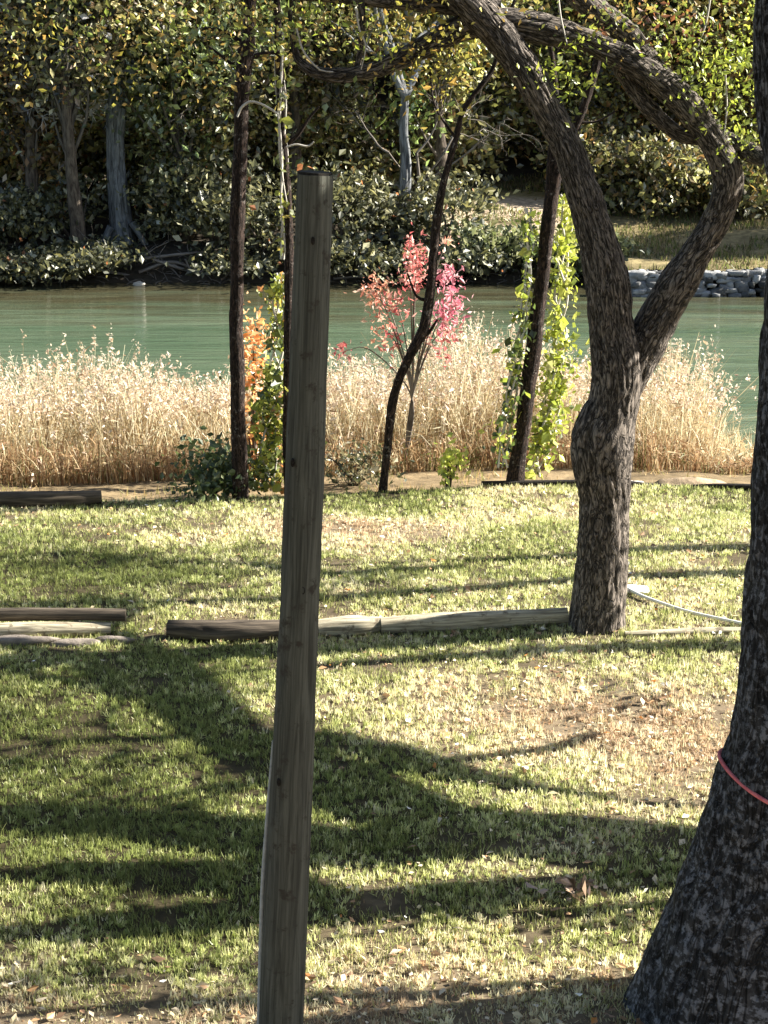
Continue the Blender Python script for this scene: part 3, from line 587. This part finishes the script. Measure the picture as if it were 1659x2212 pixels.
def log2(label, a, b_, r, d0, z, mat):
    mb = MB(); p0 = P(*a, d0); p1 = P(*b_, d0); p0[2] = z; p1[2] = z; tube(mb, [p0, (p0+p1)/2+[0, 0, .008], p1], [r, r*1.05, r*.95], step=.03, sides=36, disp=.008, fc=14, fl=1.2, lump=.05)
    tag(mb.build('log', mat, origin=(p0+p1)/2), label, 'log', LG)
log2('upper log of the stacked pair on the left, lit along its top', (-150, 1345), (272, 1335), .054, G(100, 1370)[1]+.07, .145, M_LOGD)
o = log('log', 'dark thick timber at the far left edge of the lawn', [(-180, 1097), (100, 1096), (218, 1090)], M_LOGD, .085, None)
def stone(label, px, py, s, col_=(.6, .56, .5), name='stone', z=None, sq=(1, .7, .5), group=None, dd=None):
    c = G(px, py) if dd is None else P(px, py, dd); zz_ = zf(c[0], c[1])[0] if z is None else z
    n_, m_ = 18, 10; th = np.linspace(0, 2*math.pi, n_, endpoint=False); ph = np.linspace(.05, math.pi-.05, m_)
    T, PH = np.meshgrid(th, ph); v = np.stack([np.cos(T)*np.sin(PH), np.sin(T)*np.sin(PH), np.cos(PH)], 2).reshape(-1, 3)
    rr_ = 1 + .35*(vnoise(v*1.6 + px*.1)-.5)*2; v = v*rr_[:, None]*np.array(sq)*s + [c[0], c[1], zz_ + s*sq[2]*.55]
    i = np.arange(m_-1)[:, None]*n_ + np.arange(n_)[None, :]; j = np.arange(m_-1)[:, None]*n_ + (np.arange(n_)[None, :]+1) % n_
    mb = MB(); mb.add(v, np.stack([i, i+n_, j+n_, j], 2).reshape(-1, 4), col_); return tag(mb.build(name, M_STONE, origin=[c[0], c[1], zz_]), label, 'stone', group)
SG = 'pale stones by the left logs'
stone('long pale flat stone under the left logs at the left edge', 40, 1392, .30, sq=(1.1, .3, .16), group=SG, col_=(.20, .17, .145))
stone('flat pale stone under the middle of the left logs', 150, 1392, .22, sq=(1.1, .3, .15), group=SG, col_=(.20, .17, .145))
stone('small pale flat stone at the right end of the left logs', 248, 1384, .15, sq=(1, .4, .22), group=SG, col_=(.20, .17, .145))
# pale hose
def zline(rows, r, name, label, cat, mat, lift=.0):
    pts = []
    for a in rows:
        g = G(a[0], a[1]); pts.append([g[0], g[1], zf(g[0], g[1])[0] + r + .02 + (a[2] if len(a) > 2 else lift)])
    mb = MB(); tube(mb, pts, [r]*len(pts), step=.04, sides=10); return tag(mb.build(name, mat, origin=pts[0]), label, cat)
M_HOSE = m_bark('pale_hose', (.66, .65, .6), (.8, .79, .75), (20, 20, 20), .1)
zline([(1335, 1270), (1360, 1288), (1400, 1306), (1480, 1330), (1560, 1347), (1640, 1362), (1760, 1380)], .014, 'hose', 'thin pale hose lying on the grass from the forked tree rightwards', 'hose', M_HOSE)
stone('white flat rock behind the right side of the forked tree', 1368, 1284, .11, (.85, .84, .8), sq=(1.2, .8, .3))
stone('white stone on the lawn edge left of the forked tree', 1244, 1043, .11, (.8, .76, .7), sq=(1.4, .6, .6))
stone('white stone on the lawn edge behind the forked tree', 1368, 1038, .10, (.8, .78, .74), sq=(1.3, .6, .7))
stone('flat brown rock among the reeds right of the forked tree', 1500, 1042, .34, (.32, .24, .16), sq=(1.3, .5, .3))
zline([(1040, 1052), (1200, 1050), (1330, 1050), (1450, 1050), (1560, 1058), (1700, 1062)], .032, 'edge_shadow_line', 'black strip standing in for the shadow line along the right far lawn edge', 'shadow strip', M_KNOT, lift=-.02)  # black tube laid in place of the shadow line at the lawn edge
# crumpled brown leaves near the bottom right
mb = MB(); c = G(1240, 1935); cc = np.array([c]*26) + RNG.normal(0, 1, (26, 3))*[.09, .07, .02] + [0, 0, .05]; leaves(mb, cc, .085, [(.42, .30, .24), (.30, .20, .13)], asp=.6)
tag(mb.build('dry_leaf_clump', M_LITTER, smooth=False, origin=c), 'crumpled clump of large brown leaves in the lower right shade', 'leaves', kind='stuff')

RNG = np.random.default_rng(57)
# ------------------------------------------------------------------ trees outside the frame that shade the lawn
def cast(px, py, xc):
    g = G(px, py); t = (xc - g[0])/U[0]; return g + U*t
def crow(rows, xc):
    pts, rad = [], []
    for r in rows:
        x = r[3] if len(r) > 3 else xc; pts.append(cast(r[0], r[1], x)); rad.append(max(.02, .5*(G(r[0], r[1]-r[2]/2)[1] - G(r[0], r[1]+r[2]/2)[1])))
    return pts, rad
def shade_tree(label, xc, trunk, limbs, leafs=(), tipn=14):
    p, r = crow(trunk, xc); b = np.array([xc+.1, p[0][1], 0.]); t = thing('shade_tree', b, label, 'tree', 'tall trees beside the lawn')
    mb = MB(); tube(mb, [b - [0, 0, .2], b*.5+p[0]*.5] + p, [r[0]*1.35, r[0]*1.1] + r, step=.08, sides=32, disp=.025); mb.build('trunk', M_BARK, t)
    mb = MB(); tips = []
    for L in limbs:
        p2, r2 = crow(L, xc); tube(mb, p2, r2, step=.08, sides=16, disp=.012)
        grow(mb, p2[-1], p2[-1]-p2[-2] + np.array([.2, 0, .6]), r2[-1]*.7, 1.3, 2, tips, 3, up=.6)
    grow(mb, p[-1], p[-1]-p[-2], r[-1]*.7, 2.0, 2, tips, 3, up=.4)
    mb.build('branches', M_BARK, t)
    mb = MB(); tips = np.array(tips); c = np.repeat(tips, tipn, 0) + RNG.normal(0, .25, (len(tips)*tipn, 3)); leaves(mb, c, .09, pal_near, [4, 3, 2, 1])
    for px, py, sx, sy, n_, s in leafs:
        c = np.array([cast(px + RNG.normal(0, sx), py + RNG.normal(0, sy), xc + RNG.normal(0, .4)) for _ in range(n_)]); leaves(mb, c[c[:, 2] > .5], s, pal_near, [4, 3, 2, 1])
    mb.build('crown', M_LEAF, t, smooth=False)
shade_tree('leafy tree with a thick leaning trunk standing right of the frame', 4.9,
    [(1700, 1880, 92), (1500, 1850, 94), (1350, 1836, 92), (1200, 1816, 92), (1050, 1800, 84), (900, 1770, 66), (760, 1712, 60), (650, 1660, 52), (500, 1590, 44), (380, 1500, 38), (330, 1410, 28)],
    [[(1060, 1812, 74), (900, 1834, 82), (700, 1838, 82), (500, 1806, 74), (300, 1785, 72), (100, 1775, 66), (-100, 1760, 44)],
     [(1680, 1775, 12), (1500, 1748, 12), (1350, 1735, 12), (1200, 1708, 14), (1080, 1690, 22), (960, 1665, 30), (820, 1620, 30), (660, 1592, 34)],
     [(1290, 1580, 10), (1200, 1612, 14), (1100, 1628, 16), (980, 1640, 16), (820, 1660, 24)],
     [(500, 1600, 24), (420, 1545, 20), (250, 1475, 24), (120, 1410, 20)]],
    [(250, 1650, 170, 14, 130, .11), (420, 1470, 90, 40, 80, .10), (120, 1560, 120, 14, 60, .1), (520, 1690, 60, 20, 60, .1), (1380, 1520, 90, 40, 60, .09), (760, 1680, 60, 26, 160, .1)])
shade_tree('slender straight leafy tree standing right of the frame near the camera', 3.9,
    [(1700, 1880, 44), (1450, 1902, 46), (1250, 1915, 50), (1000, 1938, 62), (800, 1955, 66), (650, 1962, 66), (400, 1985, 66), (150, 2010, 60)],
    [[(700, 1950, 40), (500, 1905, 62), (300, 1895, 56), (100, 1895, 46)], [(1400, 2105, 16), (1150, 2120, 18), (900, 2150, 26), (600, 2165, 26), (300, 2165, 24)], [(1480, 1945, 14), (1300, 1962, 18), (1000, 1975, 14)]],
    [(300, 1945, 200, 22, 120, .1), (1280, 1985, 110, 18, 100, .09), (700, 2160, 400, 20, 260, .09), (100, 2110, 120, 30, 90, .09)])
shade_tree('thin leafy tree standing right of the frame near the river', 5.6,
    [(1800, 1236, 14), (1610, 1241, 17), (1360, 1247, 16), (1230, 1257, 15), (950, 1283, 14), (700, 1297, 12), (340, 1302, 8), (0, 1305, 8)],
    [[(1600, 1184, 14), (1380, 1190, 12), (1200, 1200, 9), (1000, 1208, 6)], [(1000, 1222, 9), (850, 1232, 11), (690, 1240, 10), (540, 1214, 8)], [(1650, 1398, 26), (1400, 1400, 20), (1100, 1412, 20), (820, 1428, 16), (680, 1440, 12)]],
    [(1250, 1400, 260, 14, 240, .1), (780, 1262, 70, 14, 130, .08), (1500, 1190, 100, 8, 50, .08), (150, 1425, 170, 12, 160, .1), (500, 1190, 120, 6, 36, .08), (200, 1215, 180, 6, 36, .08)])

RNG = np.random.default_rng(58)
def sky_blocker_tree(label, x, y, h, cw, c0, n, tr=.32):  # unseen trees added to block sky light and deepen the shade
    b = np.array([x, y, 0.]); t = thing('sky_blocker_tree', b, label, 'tree', 'unseen trees added around the viewpoint to block sky light')
    mb = MB(); tp = b + [.5, .2, h*.85]; tube(mb, [b - [0, 0, .2], b*.5+tp*.5 + [.15, 0, 0], tp], [tr*1.2, tr*.8, tr*.25], step=.15, sides=24, disp=.03); mb.build('trunk', M_BARK, t)
    bm = MB(); cs = []
    for k in range(40):
        u = unit(1)[0]*RNG.random()**.4; c = b + [.4 + u[0]*cw*.5, u[1]*cw*.5, c0 + (h-c0)*(.5+.5*u[2])]; cs.append(c)
        st = b*.45 + tp*.55; tube(bm, [st, st*.5+c*.5+[0, 0, .3], c], [tr*.35, tr*.2, .02], step=.4, sides=6, cap=False)
    bm.build('branches', M_BARK, t); cs = np.array(cs); c = cs[RNG.integers(0, 40, n)] + RNG.normal(0, 1, (n, 3))*[cw*.09, cw*.09, (h-c0)*.12]
    mb = MB(); leaves(mb, c[c[:, 2] > c0-.3], .26, [(.06, .08, .02), (.10, .12, .03), (.14, .12, .03)]); mb.build('crown', M_LEAF, t, smooth=False)
sky_blocker_tree('unseen broad tree added left of the lawn to block sky light, nearest the logs', -8.5, 14.5, 12.5, 10, 7.4, 7000)
sky_blocker_tree('unseen broad tree added left of the lawn to block sky light beside the viewpoint', -8, 5, 13, 11, 7.6, 8000)
sky_blocker_tree('unseen broad tree added to block sky light, overhanging the viewpoint from behind', 0, -3.5, 13, 11, 7.2, 8000)
sky_blocker_tree('unseen broad tree added to block sky light right of and behind the viewpoint', 10, -5, 12.5, 11, 4.5, 7000)
sky_blocker_tree('unseen broad tree added to block sky light far left behind the viewpoint', -11, -6, 12.5, 11, 4, 7000)
sky_blocker_tree('unseen broad tree added to block sky light directly behind the viewpoint, farther back', 1, -13, 13, 13, 2.5, 8000)
# ------------------------------------------------------------------ across the river
# stone retaining wall
b = np.array([WX0, wall_y, WL]); wt = thing('stone_wall', b, 'low grey stone retaining wall along the far bank on the right', 'wall')
mb = MB(); x = WX0
while x < 24:
    for row in range(5):
        w_ = RNG.uniform(.12, .46); hh_ = RNG.uniform(.09, .19); c0 = np.array([x + RNG.uniform(-.1, .1), wall_y + .05 + RNG.uniform(-.05, .05) + row*.04, WL + .0 + row*.115 + RNG.uniform(-.03, .03)])
        n_, m_ = 10, 6; th = np.linspace(0, 2*math.pi, n_, endpoint=False); ph = np.linspace(.1, math.pi-.1, m_)
        T, PH = np.meshgrid(th, ph); v = np.stack([np.cos(T)*np.sin(PH), np.sin(T)*np.sin(PH), np.cos(PH)], 2).reshape(-1, 3); v = np.sign(v)*np.abs(v)**.45
        v = v*(1 + .9*(vnoise(v*1.5 + x*3 + row)-.5))[:, None]*np.array([w_*.5, .16, hh_*.55]) + c0
        i = np.arange(m_-1)[:, None]*n_ + np.arange(n_)[None, :]; j = np.arange(m_-1)[:, None]*n_ + (np.arange(n_)[None, :]+1) % n_
        mb.add(v, np.stack([i, i+n_, j+n_, j], 2).reshape(-1, 4), np.array([.20, .20, .20])*RNG.uniform(.25, 1.7))
    x += .22
mb.build('stones', M_STONE, wt)

OL = [(.17, .17, .055), (.28, .27, .08), (.18, .135, .06), (.44, .42, .16), (.035, .04, .02), (.50, .28, .09), (.50, .50, .36)]
def d_front(y): return y < 56
def ftree(label, x, y, h, cw, c0, n, pal=OL, wts=(5, 4, 3, 2.5, 3, .35, .7), size=.15, tr=.16, name='riverside_tree', group='trees across the river', lobes=46, lobe_r=.15, mat=None, trunk=None):
    z = zf(x, y)[0]; b = np.array([x, y, z]); t = thing(name, b, label, 'tree', group)
    mb = MB(); lean = RNG.normal(0, .05, 2)*h
    tp = b + [lean[0], lean[1], h*.8]
    tube(mb, [b - [0, 0, .3], b*.6 + tp*.4 + RNG.normal(0, .1, 3), tp], [tr*1.25, tr*.8, tr*.2], step=.3, sides=12, disp=.03, lump=.08)
    mb.build('trunk', mat or M_FAR, t)
    bm = MB(); cs = []
    for k in range(lobes):
        u = unit(1)[0]*RNG.random()**.4; zc = c0 + (h-c0)*(.5 + .5*u[2]); rr_ = cw*.5*(1-.3*abs(u[2]))
        cs.append([x + lean[0]*zc/h + u[0]*rr_, y + lean[1]*zc/h + u[1]*rr_*.8, z + zc])
    cs = np.array(cs)
    for c in cs[::2]:
        f = np.clip((c[2]-z)/h*.6, .15, .75); st = b*(1-f) + tp*f; tube(bm, [st, st*.5+c*.5 + RNG.normal(0, .15, 3), c], [tr*.35, tr*.2, .015], step=.4, sides=5, cap=False)
    if d_front(y):
        for c in cs[::3]: grow(bm, c + [0, -.3, 0], np.array([RNG.normal(0, .8), -.5, RNG.normal(.1, .6)]), .022, .9, 1, [], 4, wob=.5, sides=4, up=0)
    bm.build('branches', mat or (M_MID if d_front(y) else M_FAR), t)
    k = RNG.integers(0, lobes, n)*(RNG.random(n) < 1); tint = np.exp(RNG.normal(0, .38, lobes))[:, None]*(1 + RNG.normal(0, .13, (lobes, 3))*[1, .5, 1])*(RNG.uniform(.85, 1.2)*np.array([RNG.uniform(.9, 1.25), 1, RNG.uniform(.8, 1.3)]))
    c = cs[k] + RNG.normal(0, 1, (n, 3))*np.array([cw*lobe_r*.62, cw*lobe_r*.62, (h-c0)*lobe_r*.5])
    ok = c[:, 2] > z + .1; c = c[ok]
    mb = MB(); leaves(mb, c, size, pal, wts, asp=.6); mb.c[-1] = mb.c[-1]*np.repeat(tint[k[ok]], 4, 0); mb.build('crown', M_LEAF, t, smooth=False); return t
def fx(px, d): return P(px, 400, d)[0]
# front row
F1 = [(-180, 48.5, 8.5, 5.5, .5, 'olive tree beyond the left edge across the river'), (70, 46.9, 7.6, 4.0, .9, 'olive brown tree left of the grey cypress trunk'), (400, 46.9, 8.2, 4.2, 1.0, 'green yellow tree between the grey cypress and the leftmost slim tree'),
      (170, 46.0, 8.6, 3.4, 3.6, 'thin leafy tree arching over the grey cypress trunk'),
      (640, 48.5, 8.5, 4.2, 1.7, 'olive tree seen above the post top'), (960, 49.5, 8.5, 4.6, 1.9, 'brown olive tree seen above the red bush'), (1250, 54, 8.0, 5.0, .7, 'olive tree seen just left of the forked tree limbs'),
      (1450, 55.5, 7.6, 5.0, .3, 'yellow brown tree seen inside the loop of the forked tree'), (1640, 54.5, 8.5, 5.5, 1.2, 'green tree at the right edge across the terrace'), (1900, 55, 9, 6, .6, 'olive tree beyond the right edge across the river'),
      (2500, 50, 9, 5, 1.5, 'tall tree far beyond the right edge on the terrace'), (2250, 47.2, 7, 3, 2.5, 'small tree beyond the right edge by the stone wall')]
for i, (px, d, h, cw, c0, lab) in enumerate(F1):
    w_ = [(5, 4, 3, 2.5, 3, .3, .7), (3, 3, 6, 2, 3, .5, 1.0), (5, 5, 2, 4, 2, .5, .9)][i % 3]
    ftree(lab, fx(px, d), d, h, cw, c0, int(15500*cw/4.6), wts=w_, size=.165, lobe_r=.165)
F2 = [(-100, 58), (180, 60), (420, 57.5), (700, 59), (900, 62), (1100, 60), (1350, 62), (1600, 63), (1850, 61)]
nm = ['behind the far left of the riverside', 'rising behind the grey cypress trunk', 'rising behind the leftmost slim tree', 'above and behind the post', 'above the red bush, farther back', 'behind the leaning vine tree, farther back', 'behind the loop of the forked tree', 'behind the terrace at the right edge', 'beyond the right edge, farther back']
for i, ((px, d), s) in enumerate(zip(F2, nm)):
    ftree('tall dense dark olive tree ' + s, fx(px, d), d, 10.5, 7.5, .8, 13000, wts=(4, 2, 4, 1, 5, .3, .2), size=.24, lobe_r=.17, tr=.22)
for i, px in enumerate((-150, 350, 850, 1350, 1850)):
    ftree(['hilltop tree at far left', 'hilltop tree left of centre', 'hilltop tree at centre', 'hilltop tree right of centre', 'hilltop tree at far right'][i] + ' of the wood', fx(px, 74), 74, 13, 13, .5, 9000, wts=(4, 2, 4, 1, 5, .3, .1), size=.42, tr=.3)

# grey cypress trunks
def cypress(label, px, rows, d, roots):
    b = P(px, 560, d); z = zf(b[0], d)[0]; t = thing('cypress_tree', (b[0], d, z), label, 'tree')
    mb = MB(); ptube(mb, rows, d, step=.08, sides=56, disp=.05, fc=7, fl=.8, flute=lambda s: .12*np.exp(-s/.12)); 
    for rt_ in roots: ptube(mb, rt_, d-.25, step=.1, sides=12, disp=.02)
    mb.build('trunk', M_GREY, t); mb = MB(); tips = []
    pr = P(rows[-1][0], rows[-1][1], d); pb = P(rows[-1][0], 120, d)
    for k in range(5): grow(mb, pr + [0, 0, -.1] if k < 3 else pb, np.array([RNG.normal(0, .8), RNG.normal(0, .5), .8]), .10, 2.2, 2, tips, 3, up=.1)
    mb.build('branches', M_GREY, t); mb = MB(); tips = np.array(tips); c = np.repeat(tips, 22, 0) + RNG.normal(0, .3, (len(tips)*22, 3)); leaves(mb, c, .12, OL, (4, 4, 3, 3, 1, .6, 1)); mb.build('crown', M_LEAF, t, smooth=False)
cypress('grey cypress with a fluted trunk and spreading roots at left on the far bank', 262, [(268, 565, 90), (266, 530, 62), (262, 480, 48), (256, 420, 44), (252, 360, 42), (250, 300, 40), (252, 250, 44), (256, 150, 36), (260, 30, 30)], 46.7,
        [[(285, 480, 16), (310, 520, 14), (335, 560, 12)], [(240, 490, 18), (220, 530, 14), (200, 570, 12)], [(268, 480, 18), (278, 530, 16), (285, 580, 12)]])
cypress('slim grey trunk splitting into pale branches at the middle of the far bank', 872, [(876, 520, 60), (874, 470, 44), (872, 420, 32), (876, 370, 26), (876, 330, 22), (872, 280, 18), (876, 200, 16)], 46.9,
        [[(880, 440, 14), (900, 480, 10), (915, 520, 8)], [(866, 440, 14), (850, 490, 12), (845, 530, 8)]])
# bare pale twiggy tree, upper left
b = np.array([fx(130, 47.8), 47.8, zf(fx(130, 47.8), 47.8)[0]]); t = thing('bare_tree', b, 'bare pale grey twiggy tree at upper left among green leaves', 'tree'); mb = MB(); tips = []
tube(mb, [b - [0, 0, .2], b + [0, 0, 1.5], P(130, 260, 47.2)], [.03, .025, .02], step=.2, sides=8)
mb.build('trunk', M_TWIG, t)
for k in range(8): mb = MB(); grow(mb, P(110 + k*12, 262 - 12*(k % 3), 46.8), np.array([RNG.normal(0, 1.1), -.2, .5]), .035, 1.0, 2, tips, 4, wob=.5); mb.build('branch', M_TWIG, t)
t = thing('bare_tree', P(900, 470, 47.4)*[1, 1, 0] + [0, 0, zf(P(900, 470, 47.4)[0], 47.4)[0]], 'brown bare twiggy tree above the middle of the far bank', 'tree'); mb = MB(); tips = []
for px in (840, 900, 960, 1010): mb = MB(); grow(mb, P(px, 330, 47), np.array([RNG.normal(0, .5), -.1, 1.]), .03, 1.3, 2, tips, 4, wob=.5); mb.build('branch', M_DRIFT, t)
mb = MB()
tube(mb, [P(900, 470, 47.4)-[0, 0, .3], P(905, 400, 47.2), P(900, 330, 47)], [.06, .045, .03], step=.2, sides=8)
for px in (840, 960, 1010): tube(mb, [P(904, 400, 47.2), P(px*.6+360, 362, 47.1), P(px, 330, 47)], [.03, .02, .02], step=.2, sides=6)
mb.build('trunk', M_DRIFT, t)
# bank shrubs
DK = [(.07, .075, .04), (.15, .15, .07), (.26, .24, .09), (.50, .48, .32), (.5, .2, .08)]
BS = [(-40, 45.2, 'hanging over the water at the far left'), (110, 45.1, 'low on the bank below the left trees'), (200, 45.3, 'at the foot of the cypress, near the water'), (480, 45.1, 'low on the bank behind the leftmost slim tree'), (700, 45.5, 'low right of the post'), (790, 45.3, 'at the waterline behind the red bush, left'), (890, 45.2, 'at the waterline behind the red bush, middle'), (1000, 45.2, 'at the waterline behind the red bush, right'), (-60, 45.9, 'at the far left water edge'), (40, 46.4, 'left of the cypress roots'), (150, 46.9, 'directly left of the grey cypress'), (380, 46.8, 'right of the cypress roots'), (470, 46.4, 'behind the leftmost slim tree'), (560, 46.0, 'between the left slim trees'), (740, 46.0, 'right of the post top'), (800, 46.8, 'left of the slim grey trunk'), (960, 46.2, 'behind the red bush')]
for px, d, s in BS:
    shrub('dark bank shrub ' + s, px, 560, d, 2.4, RNG.uniform(.8, 2.6) if d > 45.6 else .8, int(RNG.uniform(900, 1900)), DK, (7, 5, 3, 1.3, .15), .15, lobes=14, group='shrubs on the far bank', spread=.15)
for px, d, s in [(1040, 45.6, 'right of the red bush'), (1110, 45.7, 'just left of the leaning tree'), (1220, 45.5, 'just right of the leaning tree'), (1290, 45.3, 'left of the stone wall')]:
    shrub('grey green viny shrub spilling over the bank ' + s, px, 560, d, 1.7, .95, 1500, [(.12, .14, .05), (.24, .26, .11), (.38, .38, .20), (.05, .06, .03)], (4, 4, 3, 3), .14, lobes=12, group='shrubs on the far bank', spread=.16)
for px, d, h, s in [(1340, 51, 1.6, 'left of the forked tree loop'), (1420, 50.6, 1.9, 'inside the forked tree loop'), (1500, 51.2, 1.7, 'behind the right limb'), (1600, 50.4, 1.5, 'near the right edge'), (1700, 50.8, 2.0, 'just beyond the right edge'), (1260, 51.5, 2.2, 'hidden behind the left limb')]:
    shrub('olive shrub at the back of the terrace ' + s, px, 470, d, 2.2, h, 2300, OL, (4, 3, 4, 2, 4, .6, 1), .16, lobes=16, group='shrubs behind the terrace', spread=.16)
MID = [(-80, 51, 3.4, 'at the far left'), (60, 50, 3.0, 'behind the left trees'), (190, 51, 3.2, 'left behind the grey cypress'), (330, 50.5, 3.3, 'right behind the grey cypress'), (450, 51, 3.0, 'behind the leftmost slim tree'), (580, 50.2, 3.2, 'between the slim trees'), (700, 52, 2.8, 'behind the post top'), (820, 51.5, 2.0, 'left of the slim grey trunk'), (930, 52, 2.2, 'right of the slim grey trunk'), (1080, 54.5, 2.2, 'above the pale slope')]
for px, d, h, s in MID:
    shrub('tall olive thicket bush on the hillside ' + s, px, 470, d, 3.2, h, 3600, OL, (4, 3.5, 4, 2.5, 3, .6, 1), .2, lobes=22, group='thicket bushes on the hillside', spread=.15)
# driftwood and rocks at the water's edge
DG = 'driftwood at the far water edge'
for rows, s in [([(230, 572, 7), (300, 560, 8), (400, 548, 6), (440, 545, 4)], 'long driftwood branch below the cypress roots'), ([(300, 588, 7), (370, 566, 7), (430, 585, 6)], 'bent driftwood branch lying near the water'), ([(330, 560, 6), (390, 580, 7), (470, 596, 5)], 'slanting driftwood branch nearest the leftmost slim tree'),
                ([(180, 560, 5), (230, 585, 7), (290, 596, 5)], 'driftwood branch left of the white rock'), ([(330, 608, 7), (400, 606, 6), (490, 604, 6)], 'straight pale driftwood floating along the waterline'), ([(720, 602, 6), (780, 598, 6), (850, 606, 5)], 'pale driftwood stick right of the post'), ([(400, 560, 5), (420, 590, 5), (470, 570, 4)], 'crooked driftwood twig leaning on the pile')]:
    mb = MB(); d = 45.2; pts = [P(a, b_, d + .1*i) for i, (a, b_, w_) in enumerate(rows)]; tube(mb, pts, [RW(500, 560, d, w_) for _, _, w_ in rows], step=.08, sides=8, disp=.01)
    grow(mb, pts[1], np.array([RNG.normal(0, 1), 0, .6]), .02, .8, 1, [], 2, wob=.5)
    tag(mb.build('driftwood', M_DRIFT, origin=pts[0]), s, 'driftwood', DG)
mb = MB()
for k in range(420):
    px = RNG.uniform(-100, 1130); d = RNG.uniform(44.9, 46.3); b0 = P(px, 560, d); b0[2] = zf(b0[0], d)[0]; u = unit(1)[0]*[1, .4, .45]; u[2] = abs(u[2]); L_ = RNG.uniform(.1, .5)
    tube(mb, [b0, b0 + u*L_*.5 + [0, 0, .02], b0 + u*L_], [.012, .01, .004], step=.2, sides=4, cap=False)
tag(mb.build('bank_litter', M_DRIFT), 'fine twigs and roots littering the dark far bank', 'twigs', kind='stuff')
stone('white rock at the far waterline below the driftwood', 300, 612, .10, (.36, .34, .30), z=WL, dd=44.6, sq=(1.3, .7, .6))
0 and stone('small pale rock at the far waterline left of the white rock', 222, 616, .06, (.35, .32, .28), z=WL, dd=44.4, sq=(1.5, .7, .5))
